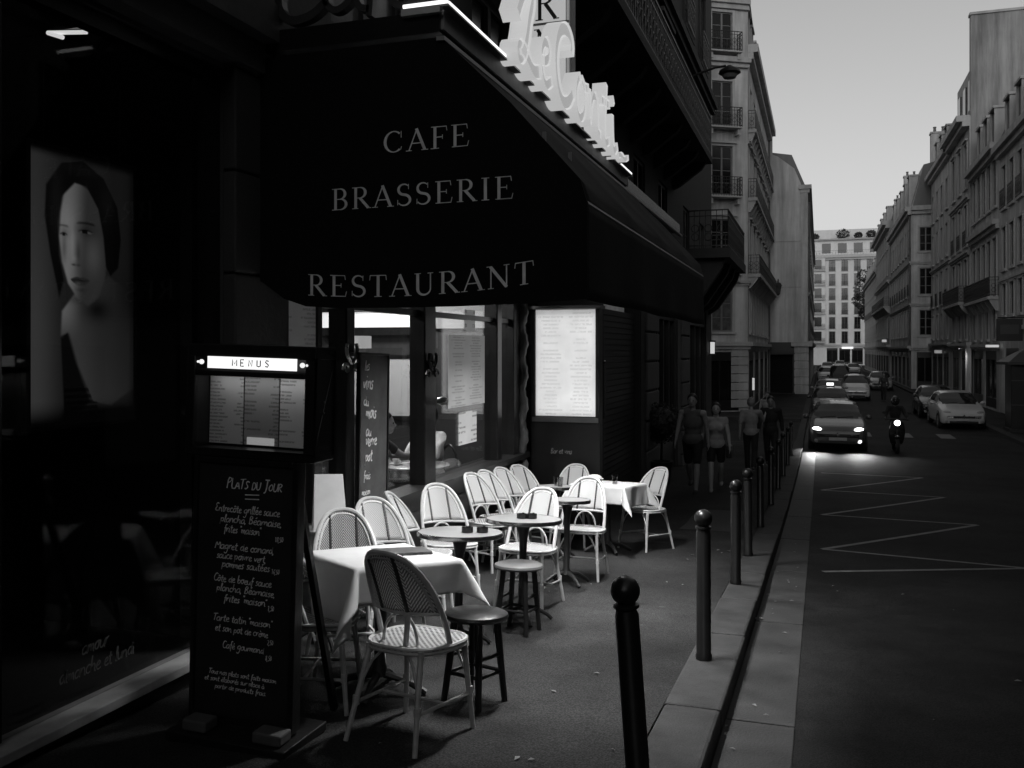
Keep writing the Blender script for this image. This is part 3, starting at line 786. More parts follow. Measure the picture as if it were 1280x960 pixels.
o, M, z0 = right_house('tall_house', 'tall house with a curved cornice and a huge stained blank side wall', 8.2, 58.85, 66.6, 16.6,
    [W(.1, 2.9, 2.8, [2, 5.8], style='shop'), W(3.7, 1.5, 1.0, [1.3, 3.9, 6.4]), W(5.9, 2.5, 1.1, [1.3, 3.9, 6.4], bal='full', proj=.6), W(9.2, 2.4, 1.1, [1.3, 3.9, 6.4], bal='each'), W(12.6, 2.6, 1.1, [1.3, 3.9, 6.4], style='pediment')],
    m_stone2, [(3.3, .15, .25), (8.7, .15, .2), (11.9, .15, .2), (16.3, .35, .7)], roof=False)
s = MB(); s.extr([(.06, -7.76, 16.96), (.06, -7.76, 22.4), (16, -7.76, 22.4), (16, -7.76, 11), (.06, -7.76, 11)], (0, .5, 0)); s.build('blank_side_wall', m_gable, o)
s = MB(); s.bx(1.6, 16, -7.25, -.5, 16.98, 21.8); s.bx(.3, 1.6, -7.25, -.5, 16.98, 19.8); s.build('upper_storey', m_stone2, o)
for y in (-6.2, -4, -1.8):
    s = MB(); s.bx(.22, .297, y-.5, y+.5, 17.3, 19.1); s.build('attic_window', m_pane, o)
s = MB(); s.bx(.0, 16.1, -7.85, -7.2, 22.41, 22.55); s.build('parapet', m_trim, o)
for x in (5.2, 5.8, 6.4):
    p = MB(); p.lathe([(.16, 0), (.12, .6), (.17, .65), (.17, .8)], 10, (x-2.2, -7.5, 22.55)); p.build('chimney_pot', m_pot, o)
o, M, z0 = right_house('narrow_house', 'narrow pale house squeezed beyond the tall one with the curved cornice', 8.2, 66.65, 78.0, 16.4,
    [W(.1, 2.9, 2.8, [2, 5.3, 8.6], style='shop'), W(3.9, 1.7, 1.0, sp(1.2, 9.3, 4)), W(6.3, 2.3, 1.0, sp(1.2, 9.3, 4), bal='each'), W(9.5, 2.2, 1.0, sp(1.2, 9.3, 4)), W(12.7, 2.0, 1.0, sp(1.2, 9.3, 4))],
    m_stone, [(3.4, .15, .25), (9, .12, .15), (16.1, .3, .5)], dorm=[2.5, 5.2, 8])
chimney(o, M, 9.8, 3, 17.5, .7, 2.5, 3, 4)
z0 = g(75)
frt = thing('projecting_house', 'pale house with banded stone that juts forward half way down the right side', 'building', (6.8, 78.6, z0))
facade(frt, (0, 0, 0), 0, 6, 14.4, [W(.1, 2.8, 1.2, [1.0], style='shop'), W(4.2, 2.0, .9, [1.05]), W(7.4, 2.1, .9, [1.05]), W(10.8, 1.9, .9, [1.05])], m_stone, sides=None, cornices=[(3.2, .2, .3), (6.6, .15, .15), (9.9, .15, .15), (14, .35, .45)], wname='end_wall')
Mp = facade(frt, (0, 22, 0), -90, 22, 14.4, [W(.1, 2.8, 3, sp(2.5, 19.5, 5), style='shop'), W(4.2, 2.0, 1.0, sp(1.6, 20.4, 8)), W(7.4, 2.1, 1.0, sp(1.6, 20.4, 8), bal='each'), W(10.8, 1.9, 1.0, sp(1.6, 20.4, 8))], m_stone, sides=(10, 0), cornices=[(3.2, .2, .3), (6.6, .15, .15), (9.9, .15, .15), (14, .35, .45)])
mansard(frt, Mp, 22, 14.4, rise=3.2, back=.9, top=4.2, dormers=[3, 7, 11, 15, 19], depth=10)
chimney(frt, Mp, 21, 3, 16.5, .8, 3, 3.6, 5)
o, M, z0 = right_house('cornice_house', 'darker house with heavy eaves beyond the jutting pale one', 6.7, 100.7, 124, 16.2,
    [W(.1, 2.8, 3, sp(2.5, 19.5, 5), style='shop'), W(4.4, 2.0, 1.0, sp(1.6, 20.4, 8)), W(7.6, 2.1, 1.0, sp(1.6, 20.4, 8), bal='full'), W(10.9, 1.9, 1.0, sp(1.6, 20.4, 8)), W(13.6, 1.6, 1.0, sp(1.6, 20.4, 8))],
    m_stone2, [(3.4, .2, .3), (10, .2, .3), (15.8, .4, .7)], dorm=[3, 8, 13, 18])
chimney(o, M, 22.5, 3, 17.2, .8, 3.2, 3.4, 5); chimney(o, M, 10, 3, 17.2, .8, 3.2, 3.0, 5)
o, M, z0 = right_house('terraced_house', 'shadowed house at the far end of the right-hand row', 6.9, 124.1, 160, 13.2,
    [W(.1, 2.8, 3, sp(2.5, 31, 8), style='shop'), W(4.4, 2.0, 1.0, sp(1.6, 32, 12)), W(7.6, 2.1, 1.0, sp(1.6, 32, 12), bal='each'), W(10.4, 1.7, 1.0, sp(1.6, 32, 12))],
    m_stone2, [(3.4, .2, .3), (12.9, .3, .5)], dorm=[4, 10, 16, 22, 28])
chimney(o, M, 35, 3, 14.2, .8, 3, 3.2, 4); chimney(o, M, 20, 3, 14.2, .8, 3, 2.8, 4)
# the street goes on behind the photographer
o, M, z0 = right_house('opposite_house', 'plain house across the street behind the photographer', 8.3, -20, 11.98, 15,
    [W(.1, 2.8, 3, sp(2.5, 29, 7), style='shop'), W(4.4, 2.0, 1.0, sp(1.6, 30, 10)), W(7.6, 2.1, 1.0, sp(1.6, 30, 10)), W(10.9, 1.9, 1.0, sp(1.6, 30, 10))], m_stone2, [(3.4, .2, .3), (14.6, .3, .5)])

o, M, z0 = right_house('shuttered_shop_house', 'dark house on the cafe side behind the photographer', 8.3, -60, -20.02, 15,
    [W(.1, 2.8, 3, sp(2.5, 37, 7), style='shop'), W(4.4, 2.0, 1.0, sp(1.6, 38, 10)), W(7.6, 2.1, 1.0, sp(1.6, 38, 10))], m_stone2, [(3.4, .2, .3), (14.6, .3, .5)])
o['label'] = 'plain house farther back across the street behind the photographer'
sky_block = thing('sky_blocking_house', 'unseen stone house added behind the photographer to block low sky light', 'building', (-26, -34, g(-34)-.1))
facade(sky_block, (40, 0, 0), 180, 50, 12.4, [W(.1, 2.8, 3, sp(2.5, 47, 9), style='shop'), W(4.4, 2.0, 1.0, sp(1.6, 48, 14)), W(7.6, 2.1, 1.0, sp(1.6, 48, 14))], m_stone2, sides=(8, 8), cornices=[(3.4, .2, .3), (12.0, .3, .5)])  # unseen, added to keep low sky light off the near street
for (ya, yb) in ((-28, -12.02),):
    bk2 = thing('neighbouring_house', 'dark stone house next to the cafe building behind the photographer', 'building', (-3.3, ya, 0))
    facade(bk2, (0, 0, 0), 90, yb-ya, 17, [W(4.4, 2.0, 1.0, sp(1.6, 14, 5)), W(7.6, 2.1, 1.0, sp(1.6, 14, 5)), W(10.9, 1.9, 1.0, sp(1.6, 14, 5))], m_dark_stone, cornices=[(16.6, .3, .5)], zbase=-1)
# lit fascias and the steel grab handle of the door beyond the totem
for x in (20.2, 26.4):
    b = MB(); b.bx(x, x+2.2, -1.15, -.9, 3.35, 3.75); b.build('lit_fascia', emit_mat('fascia_glow', .9), far)
b = MB(); b.tube([(.06, 26.25, .52), (.06, 26.25, 1.4)], .02, 8); b.ell((.06, 26.25, 1.42), .03, 8, 6); b.build('grab_handle', mat('steel', .6, .2, .05, 5, metal=1), cafeB, smooth=True)

# drainpipes where houses meet
for root, x, y0, h in ((crn, .09, 18.8, 17.6), (frt, -.09, .4, 13.8), (gab, .09, 2.0, 13.6)):
    b = MB(); b.tube([(x, y0, .1), (x, y0, h)], .06, 8)
    for z in (3.2, 7, 11): b.tube([(x, y0, z), (x, y0, z+.12)], .08, 8)
    b.build('drainpipe', m_zinc, root, smooth=True)
# things let into or lying on the road
mh = thing('manhole_cover', 'round iron manhole cover in the road by the zigzag marking', 'manhole cover', (2.9, 9.2, g(9.2)+ROAD+.004)); mh.rotation_euler = (math.atan(-.062), 0, 0)
b = MB(); b.lathe([(.36, 0), (.36, .006), (.31, .006), (.31, .002), (0, .002)], 32); b.build('rim', mat('worn_iron', .05, .4, .4, 20, metal=.6), mh)
for k in range(5):
    b = MB(); b.bx(-.22+.02*abs(k-2), .22-.02*abs(k-2), -.2+k*.09, -.15+k*.09, .0025, .007); b.build('tread_bar', MATS['worn_iron'], mh)
def flat_patch(name, pts, m, dz):
    b = MB(); q = random.Random(len(pts)); 
    P = []
    for i in range(len(pts)):
        a, c = Vector(pts[i]), Vector(pts[(i+1) % len(pts)])
        for k in range(5): p = a.lerp(c, k/5); P.append((p.x+q.uniform(-.015, .015), p.y+q.uniform(-.015, .015)))
    b.add([(x, y, g(y)+dz) for x, y in P], [tuple(range(len(P)))]); o = b.build(name, m); tag(o, kind='structure')
flat_patch('road_repair_patch', [(3.6, 5.4), (4.9, 5.6), (4.8, 8.9), (3.5, 8.7)], mat('fresh_asphalt', .02, .5, .3, 4, bump=.5, bscale=120, spec=.3, space='World'), ROAD+.003)
flat_patch('pavement_repair_patch', [(-1.75, 12.2), (-1.0, 12.2), (-1.0, 14.6), (-1.8, 14.5)], mat('old_patch_asphalt', .045, .7, .3, 4, bump=.5, bscale=120, spec=.25, space='World'), .003)
b = MB(); q = random.Random(77)
for _ in range(150):
    if q.random() < .45: x, y, dz = q.uniform(.0, 5.5), q.uniform(3.2, 12), ROAD
    elif q.random() < .5: x, y, dz = q.uniform(-.5, -.2), q.uniform(3, 16), ROAD+.01
    else: x, y, dz = q.uniform(-3.1, -.9), q.uniform(3, 13), 0
    s_ = q.uniform(.008, .028); a = q.uniform(0, 6); z = g(y)+dz+.006
    b.add([(x+s_*math.cos(a), y+s_*math.sin(a), z), (x-s_*.5*math.sin(a), y+s_*.5*math.cos(a), z+.006), (x-s_*math.cos(a), y-s_*math.sin(a), z), (x+s_*.5*math.sin(a), y-s_*.5*math.cos(a), z+.004)], [(0, 1, 2, 3)])
tag(b.build('litter', mat('litter_paper', .16, .8, .6, 3, space='World'), weld=False), 'scattered crumbs, butts and leaf scraps on road and pavement', 'litter', kind='stuff')
# ================================================================== shop window at the left edge
def wb(mb, name, m, root, **k):
    """mesh given in world coordinates, parented to an unrotated root"""
    o = root.location; mb.v = [(a-o.x, b-o.y, c-o.z) for a, b, c in mb.v]
    return mb.build(name, m, root, **k)
m_blackgloss = mat('black_gloss_paint', .012, .25, .2, 3)
m_sill = mat('pale_sill', .34, .5, .35, 5)
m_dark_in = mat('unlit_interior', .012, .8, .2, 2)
m_clear = glass_mat('clear_glass', .92); m_shopglass = glass_mat('shop_glass', .92, .03, .3)
shop = thing('shop_window', 'unlit black shop window with a pale sill at the left edge', 'shop window', (-3.36, 2.5, g(2.5)))
b = MB(); b.bx(-3.40, -3.32, .5, .62, -.6, 3.2); b.bx(-3.40, -3.32, 4.40, 4.56, -.6, 3.2); b.bx(-3.40, -3.32, .62, 4.40, 3.16, 3.24); b.bx(-3.40, -3.32, 2.96, 3.04, -.08, 3.16)
wb(b, 'frame', m_blackgloss, shop)
b = MB(); b.bx(-3.42, -3.31, .5, 4.56, -.9, -.15); wb(b, 'plinth', m_blackgloss, shop)
b = MB(); b.bx(-3.42, -3.24, .5, 4.60, -.145, -.095); wb(b, 'sill', m_sill, shop, bevel=.006)
b = MB(); b.bx(-3.364, -3.358, .62, 2.96, -.09, 3.16); wb(b, 'pane', m_shopglass, shop)
b = MB(); b.bx(-3.364, -3.358, 3.04, 4.40, -.09, 3.16); wb(b, 'pane', m_shopglass, shop)
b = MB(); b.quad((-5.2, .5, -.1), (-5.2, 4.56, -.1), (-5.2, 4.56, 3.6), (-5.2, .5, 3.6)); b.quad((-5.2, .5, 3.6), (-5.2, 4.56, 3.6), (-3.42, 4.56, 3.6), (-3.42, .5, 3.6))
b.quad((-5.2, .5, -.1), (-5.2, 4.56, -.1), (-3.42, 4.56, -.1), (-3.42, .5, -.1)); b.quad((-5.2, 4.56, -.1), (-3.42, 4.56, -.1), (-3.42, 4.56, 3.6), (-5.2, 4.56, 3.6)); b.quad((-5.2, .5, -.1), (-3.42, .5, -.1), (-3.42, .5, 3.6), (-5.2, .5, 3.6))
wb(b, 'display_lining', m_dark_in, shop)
# strip lamp hanging inside, seen through the glass
lp = thing('ceiling_lamp', 'small bent strip lamp glowing high inside the dark shop window', 'lamp', (-3.9, 4.0, 3.6))
b = MB(); b.bx(-4.0, -3.8, 3.98, 4.02, 3.35, 3.37); b.bx(-3.91, -3.89, 3.99, 4.01, 3.37, 3.6); wb(b, 'holder', m_blackgloss, lp)
b = MB(); b.tube([(-4.0, 3.96, 3.335), (-3.79, 4.02, 3.335)], .012, 8); b.tube([(-4.0, 3.96, 3.335), (-3.90, 3.965, 3.30)], .012, 8); wb(b, 'tube', emit_mat('dim_tube', .75), lp)

# portrait poster behind the glass; the print itself emits its lit look
def sst(a, b, x):
    t = max(0, min(1, (x-a)/(b-a))) if a != b else float(x > a); return t*t*(3-2*t)
def inpoly(x, y, P):
    c = False; n = len(P); j = n-1; d = 1e9
    for i in range(n):
        (x1, y1), (x2, y2) = P[i], P[j]
        if (y1 > y) != (y2 > y) and x < (x2-x1)*(y-y1)/(y2-y1)+x1: c = not c
        dx, dy = x2-x1, y2-y1; t = max(0, min(1, ((x-x1)*dx+(y-y1)*dy)/(dx*dx+dy*dy+1e-9))); d = min(d, math.hypot(x-x1-t*dx, y-y1-t*dy)); j = i
    return d if c else -d
FACE = [(150, 108), (118, 150), (108, 220), (104, 300), (112, 380), (130, 450), (160, 500), (190, 520), (222, 490), (244, 430), (250, 360), (240, 260), (222, 180), (190, 130)]
SKIN = [(150, 480), (112, 540), (108, 620), (132, 612), (160, 720), (205, 840), (262, 858), (345, 800), (345, 470), (252, 410), (215, 500)]
STRAP = [(108, 628), (128, 608), (150, 700), (196, 840), (140, 900), (118, 890)]
HAIR = [(175, 38), (110, 60), (66, 140), (62, 240), (78, 360), (104, 500), (118, 440), (104, 360), (100, 250), (112, 170), (150, 118), (185, 120), (222, 190), (238, 280), (246, 380), (262, 412), (288, 380), (297, 280), (285, 170), (240, 80)]
def portrait(u, v):
    """grey value of the printed photograph; u to the right, v down, 0..1"""
    x = 25+315*u; y = 22+888*v
    G = lambda cx, cy_, rx, ry: math.exp(-(((x-cx)/rx)**2+((y-cy_)/ry)**2))
    c = .020+.05*(1-sst(30, 125, x))*(.5+.5*sst(30, 650, y))+.022*sst(260, 330, x)*(1-sst(300, 700, y))
    s = inpoly(x, y, SKIN); k = sst(-4, 5, s)
    sk = .034+.15*(1-sst(108, 178, x))*(1-sst(520, 650, y))+.03*(1-sst(140, 240, x))+.010*sst(600, 860, y)
    sk *= 1-.8*G(218, 530, 44, 40)-.35*G(150, 500, 30, 14)
    c = c*(1-k)+sk*k
    c *= 1-sst(845, 885, y)*sst(100, 125, x)
    k = sst(-3, 4, inpoly(x, y, STRAP)); c = c*(1-k)+.004*k
    if y > 790 and 118 < x < 220 and s < 2: c *= .35+.5*(math.sin(y*.32) > .3)
    k = sst(-4, 5, inpoly(x, y, FACE))
    lit = 1-sst(116, 186, x+.05*(y-300))
    fc = .045+.27*lit*(.62+.38*sst(140, 300, y))+.05*G(205, 350, 26, 60)
    fc *= 1-.55*G(118, 335, 9, 55)                                        # far cheek turns away
    fc += .10*G(143, 320, 6, 62)*lit+.05*G(150, 366, 8, 9)                 # bridge and tip of the nose
    fc *= 1-.5*G(160, 345, 7, 45)                                         # nose shadow
    fc *= 1-.45*G(183, 268, 34, 20)-.35*G(120, 285, 14, 18)               # eye sockets
    # near eye: lid line, iris, white
    ex, ey = x-183, y-274
    if abs(ex) < 25:
        lid = -7*(1-(ex/25)**2); low = 5*(1-(ex/25)**2)
        if lid < ey < low: fc = .085 if abs(ex+3) > 8 else .006
        fc *= 1-.93*math.exp(-((ey-lid)/2.6)**2)*(1-(ex/26)**4)
    ex, ey = x-117, y-292
    if abs(ex) < 11:
        lid = -6*(1-(ex/11)**2)
        if lid < ey < 4*(1-(ex/11)**2): fc = .12 if abs(ex) > 4 else .01
        fc *= 1-.9*math.exp(-((ey-lid)/2.6)**2)*(1-(ex/12)**4)
    fc *= 1-.75*math.exp(-((y-(243+.0045*(x-186)**2))/4.5)**2)*sst(150, 162, x)*(1-sst(205, 216, x))
    fc *= 1-.6*math.exp(-((y-(262+.01*(x-116)**2))/4)**2)*(1-sst(126, 134, x))
    fc *= 1-.85*G(146, 386, 6, 3.5)-.5*G(160, 386, 7, 4)                   # nostrils
    # lips
    lx = x-166
    if abs(lx) < 29:
        e = 1-(lx/29)**2
        up = 434-11*e*(1-.35*math.exp(-(lx/7)**2)); dn = 436+17*e
        kk = sst(up-2, up+2, y)*(1-sst(dn-2, dn+2, y)); fc = fc*(1-kk)+(.030+.05*G(158, 447, 9, 4))*kk
        fc *= 1-.9*math.exp(-((y-(436+1.5*math.sin(lx*.2)))/1.8)**2)*e
    fc *= 1-.35*G(168, 468, 16, 6)
    c = c*(1-k)+fc*k
    st_ = .5+.5*math.sin(x*1.1+.012*y*math.sin(y*.01)+3*math.sin(y*.013))
    k = sst(-3, 4, inpoly(x, y, HAIR)); c = c*(1-k)+(.0035+.012*st_*(G(95, 200, 20, 120)+.8*G(255, 160, 26, 70)+.5*G(180, 70, 60, 18)))*k
    c *= sst(0, .04, v)*(1-.75*sst(.62, 1, u)*(1-.5*sst(.5, .7, v)))*(1-sst(.90, 1, v))*(1-.5*sst(.93, 1, u))
    return max(.0012, c)
post = thing('portrait_poster', 'tall dim poster of a woman with short dark hair behind the shop glass', 'poster', (-3.47, 3.66, 1.16))
nu, nv = 130, 300
me = MB(); me.grid(lambda a, b_: (.012, -.335+.67*a, .08+1.32*(1-b_)), nu, nv)
pm = bpy.data.meshes.new('print'); pm.from_pydata(me.v, [], me.f)
ca = pm.color_attributes.new('print', 'FLOAT_COLOR', 'POINT')
for j in range(nv+1):
    for i in range(nu+1):
        c = portrait(i/nu, j/nv); ca.data[j*(nu+1)+i].color = (c, c, c, 1)
pmat = bpy.data.materials.new('poster_print'); pmat.use_nodes = True
nn = pmat.node_tree.nodes; at = nn.new('ShaderNodeAttribute'); at.attribute_name = 'print'
nn['Principled BSDF'].inputs['Base Color'].default_value = (.004, .004, .004, 1); nn['Principled BSDF'].inputs['Specular IOR Level'].default_value = .1; pmat.node_tree.links.new(at.outputs[0], nn['Principled BSDF'].inputs['Emission Color'])
nn['Principled BSDF'].inputs['Emission Strength'].default_value = .52; nn['Principled BSDF'].inputs['Roughness'].default_value = .5
link('print', pm, pmat, post)
b = MB(); b.bx(-.02, .01, -.36, .36, .06, 1.42); b.build('backing', m_blackgloss, post)
# thin wires it hangs from
b = MB()
for yy in (-.25, .25): b.tube([(0, yy, 1.42), (0, yy, 1.8)], .003, 5)
b.build('hanging_wire', m_iron, post)
# small vinyl lettering low on the glass
vl = thing('window_lettering', 'faint two-line handwritten lettering low on the black shop window', 'lettering', (-3.352, 3.4, -.05))
b = MB(); rr = random.Random(3)
b = MB(); hand_text(b, 'amour', .12, .19, .040, .008, lambda x, y, k: (k*.0002, x, y), r=rr)
b.build('writing', mat('vinyl_grey', .09, .6), vl, weld=False)
b = MB(); hand_text(b, 'dimanche et lundi', -.02, .09, .040, .008, lambda x, y, k: (k*.0002, x, y), r=rr)
b.build('writing', MATS['vinyl_grey'], vl, weld=False)

# ================================================================== cafe front and room
m_wood = mat('dark_varnished_wood', .011, .3, .4, 6, bump=.1, bscale=40)
m_wood2 = mat('mahogany', .016, .35, .4, 5)
front = thing('glazed_shopfront', 'dark wooden glazed cafe front under the awning', 'shop front', (-3.5, 8, g(8)))
XG = -3.53
posts = [(5.14, 5.24), (5.80, 5.93), (6.28, 6.42), (7.76, 8.02), (9.76, 9.92), (10.36, 10.86)]
for a, bb in posts:
    b = MB(); b.bx(-3.6, -3.44, a, bb, .3, 2.4); wb(b, 'post', m_wood, front, bevel=.012)
b = MB(); b.bx(-3.6, -3.46, 5.14, 10.86, -.95, .298); wb(b, 'stall_board', m_wood, front)
for a, bb in zip(posts[:-1], posts[1:]):
    if bb[0]-a[1] > .3:
        b = MB(); b.bx(-3.459, -3.435, a[1]+.1, bb[0]-.1, -.5, .15); wb(b, 'panel', m_wood2, front, bevel=.015)
b = MB(); b.bx(-3.62, -3.40, 5.14, 10.86, 2.402, 3.24); wb(b, 'header', m_wood, front)
b = MB(); b.bx(-3.62, -3.36, 5.14, 10.86, .3, .36); wb(b, 'window_ledge', m_wood2, front)
for a, bb in zip(posts[:-1], posts[1:]):
    if (a, bb) == (posts[1], posts[2]): pass
    b = MB(); b.bx(XG-.004, XG+.004, a[1], bb[0], .36, 2.4); wb(b, 'pane', m_clear, front)
    b = MB(); b.bx(-3.57, -3.49, a[1], bb[0], 1.92, 1.97); wb(b, 'transom', m_wood, front)
# scroll-shaped coat hooks on the posts
def scroll(root, x, y, z, s, m):
    b = MB()
    for sg in (-1, 1):
        b.tube([(x, y+sg*(.01+.05*s*math.sin(t*2.2)), z+.10*s*t) for t in [i/8 for i in range(9)]], [.010*s]*9, 6)
        b.tube([(x, y+sg*(.055*s+.04*s*(1-t)*math.cos(6*t)), z-.03*s+.04*s*(1-t)*math.sin(6*t)) for t in [i/10 for i in range(11)]], .008*s, 6)
    b.ell((x, y, z+.04*s), .018*s, 8, 6)
    return wb(b, 'coat_hook', m, root, smooth=True)
m_brass = mat('worn_brass', .5, .28, .2, 12, metal=1)
scroll(front, -3.42, 7.89, 1.42, 1.5, m_iron); scroll(front, -3.42, 6.33, 1.5, 1.5, m_brass)
# carved twisted column at the far end
b = MB(); N = 60
b.tube([(-3.42+.018*math.cos(i*.8), 10.62+.018*math.sin(i*.8), -.6+i*2.9/N) for i in range(N+1)], [.05+.012*(i % 2) for i in range(N+1)], 10); wb(b, 'carved_column', mat('column_varnish', .10, .3, .3, 8), front, smooth=True)
b = MB(); b.tube([(-3.38, 10.95, .05), (-3.38, 10.95, .85)], .014, 8); b.ell((-3.38, 10.95, .86), .02, 8, 6); wb(b, 'door_handle', mat('steel', .6, .2, .05, 5, metal=1), front, smooth=True)
b = MB(); b.lathe([(.0, -.05), (.03, -.05), (.045, 0), (.03, .05), (0, .05)], 10, (-3.40, 8.08, 1.12), ax='x'); wb(b, 'door_knob', m_brass, front, smooth=True)

# papers pasted inside the glass, each sheet given a faint glow of its own
def paper(name, label, Y0, Y1, z0_, z1_, X, m, cat='menu', grp=None):
    o = thing(name, label, cat, (X, (Y0+Y1)/2, (z0_+z1_)/2), R(90), grp)
    b = MB(); b.bx(-(Y1-Y0)/2, (Y1-Y0)/2, -.002, .002, -(z1_-z0_)/2, (z1_-z0_)/2); b.build('sheet', m, o); return o
paper('window_menu', 'large faintly glowing menu sheet pasted on the right-hand cafe pane', 8.5, 9.55, 1.02, 1.76, -3.518, stripes_mat('menu_print_a', .40, .26, .028, .5, emit=.24, colw=.5))
paper('window_notice', 'small pale notice pasted below the menu sheet on the cafe pane', 8.78, 9.30, .62, .96, -3.518, stripes_mat('menu_print_b', .5, .22, .05, .4, emit=.22, colw=.6, seed=3), 'notice')
paper('window_card', 'small card high on the cafe pane above the menu sheet', 8.95, 9.25, 1.80, 2.03, -3.518, stripes_mat('menu_print_c', .5, .25, .07, .5, emit=.2, colw=.3, seed=5), 'notice')
fm = thing('framed_menu', 'framed paper menu hung on the cafe front behind the menu stand', 'menu', (-3.425, 5.52, 1.7), R(90))
b = MB(); b.bx(-.29, -.26, -.03, .01, -.36, .37); b.bx(.26, .29, -.03, .01, -.36, .37); b.bx(-.26, .26, -.03, .01, .34, .37); b.bx(-.26, .26, -.03, .01, -.36, -.33); b.build('frame', m_wood2, fm)
b = MB(); b.bx(-.26, .26, -.012, .005, -.33, .34); b.build('sheet', stripes_mat('menu_print_d', .40, .25, .03, .5, emit=.12, colw=.52, seed=8), fm)
b = MB(); b.bx(-.26, .26, -.022, -.019, -.33, .34); b.build('pane', m_clear, fm)
bb_ = MB(); bb_.bx(-.26, .26, .012, .03, -.33, .34); bb_.build('back_board', m_wood, fm)

# room inside
m_ceil = mat('cafe_ceiling', .62, .8, .08, 2); m_cwall = mat('cafe_wall', .035, .5, .3, 2); m_cfloor = mat('cafe_floor_tiles', .08, .35, .3, 3)
def st(mb, name, m): return tag(mb.build(name, m), kind='structure')
FZ = -.34
b = MB(); b.bx(-7.4, -3.62, 5.0, 10.95, FZ-.1, FZ); st(b, 'cafe_floor', m_cfloor)
b = MB(); b.bx(-7.4, -3.62, 5.0, 10.95, 2.75, 2.85); st(b, 'cafe_ceiling', m_ceil)
b = MB(); b.bx(-7.5, -7.4, 5.0, 10.95, FZ, 2.85); st(b, 'cafe_back_wall', m_cwall)
b = MB(); b.bx(-7.4, -3.62, 10.9, 11.0, FZ, 2.75); st(b, 'cafe_side_wall', m_cwall)
b = MB(); b.bx(-7.4, -3.62, 4.95, 5.05, FZ, 2.75); st(b, 'cafe_near_wall', m_cwall)
# pale panel with clipped corners, and the lit cornice above it, on the end wall
pn = thing('wall_mirror', 'pale mirror with clipped corners on the end wall inside the cafe', 'mirror', (-5.6, 10.88, .75))
b = MB(); b.extr([(-.7, 0, .09), (-.6, 0, 0), (.55, 0, 0), (.66, 0, .1), (.66, 0, .74), (-.7, 0, .74)], (0, -.02, 0)); b.build('mirror_panel', mat('frosted_panel', .5, .35, .1, 1.2, emit=.03), pn)  # pale tone and added faint glow stand in for the mirror's brightness
b = MB(); b.bx(-.76, .72, -.035, .018, .745, .79); b.bx(-.76, -.705, -.035, .018, -.05, .745); b.bx(.665, .72, -.035, .018, -.05, .745); b.bx(-.705, .665, -.035, .018, -.05, -.005); b.build('frame', m_wood, pn)
lc = thing('light_cornice', 'glowing white light cornice high on the end wall inside the cafe', 'lamp', (-5.5, 10.8, 1.9))
b = MB(); b.bx(-.9, .56, -.06, .0, 0, .2); b.build('diffuser', emit_mat('cornice_glow', .75, .8), lc)
b = MB(); b.bx(-.95, .62, -.1, .05, .202, .26); b.bx(-.95, .62, -.04, .05, -.1, -.004); b.build('housing', m_wood, lc)
lc2 = thing('grey_wall_panel', 'soft grey panel given a faint glow on the right of the cafe end wall', 'lamp', (-4.35, 10.86, 1.88))
b = MB(); b.bx(-.42, .42, -.03, .0, 0, .34); b.build('diffuser', emit_mat('soft_glow', .09, .4), lc2)  # plain grey wall panel, no lamp; a faint glow is added
b = MB(); b.bx(-.46, .46, -.05, .02, .342, .39); b.build('housing', m_wood, lc2)
pl = thing('pendant_lamp', 'pale drum pendant lamp inside the cafe above the tall chalkboard', 'lamp', (-4.3, 8.0, 1.62))
b = MB(); b.lathe([(.17, 0), (.17, .12), (.165, .12), (.165, 0)], 20, cap=False); b.build('shade', emit_mat('shade_glow', .4), pl, smooth=True)
b = MB(); b.tube([(0, 0, .1), (0, 0, 1.12)], .008, 6); b.build('cord', m_iron, pl)
def area_light(name, parent, loc, sx, sy, power, rot=(0, 0, 0), spread=180):
    l = bpy.data.lights.new(name, 'AREA'); l.shape = 'RECTANGLE'; l.size = sx; l.size_y = sy; l.energy = power; l.color = (1, 1, 1); l.spread = R(spread)
    o = bpy.data.objects.new(name, l); C.objects.link(o); o.parent = parent; o.location = loc; o.rotation_euler = rot; return o
m_tube = emit_mat('lit_tube', .8)
for i, (x, y) in enumerate(((-5.0, 7.2), (-5.0, 9.6))):
    t = thing('ceiling_light', 'flush ceiling light inside the cafe, '+('nearer the pilaster' if i == 0 else 'nearer the end wall'), 'lamp', (x, y, 2.75), 0, 'ceiling lights in the cafe')
    b = MB(); b.bx(-.32, .32, -.32, .32, -.05, -.001); b.build('housing', m_wframe, t)
    b = MB(); b.bx(-.28, .28, -.28, .28, -.062, -.051); b.build('diffuser', emit_mat('ceiling_glow', 2.0), t)
    area_light('ceiling_light_lamp', t, (0, 0, -.07), .55, .55, 62)

# ================================================================== awning
m_canvas = mat('black_canvas', .0075, .9, .25, 4, bump=.1, bscale=60, spec=.15)
m_canvas2 = mat('awning_front_canvas', .006, .85, .25, 3, bump=.1, bscale=60, spec=.2)
m_letter = mat('awning_letter_paint', .78, .7, .15, 10)
aw = thing('awning', 'big black canvas awning lettered CAFE BRASSERIE RESTAURANT', 'awning', (-2.3, 4.8, 1.86))
YA, YB = 4.8, 10.0
def endpoly(Y): return [(-3.29, Y, 3.37), (-2.03, Y, 3.37), (-1.62, Y, 2.97), (-1.22, Y, 2.52), (-1.185, Y, 2.40), (-1.18, Y, 1.875), (-1.5, Y, 1.858), (-1.9, Y, 1.848), (-2.3, Y, 1.845), (-2.7, Y, 1.85), (-2.9, Y, 1.862), (-3.05, Y, 1.91), (-3.18, Y, 2.0), (-3.29, Y, 2.06)]
b = MB(); b.extr(endpoly(YA), (0, .008, 0)); wb(b, 'end_panel', m_canvas, aw)
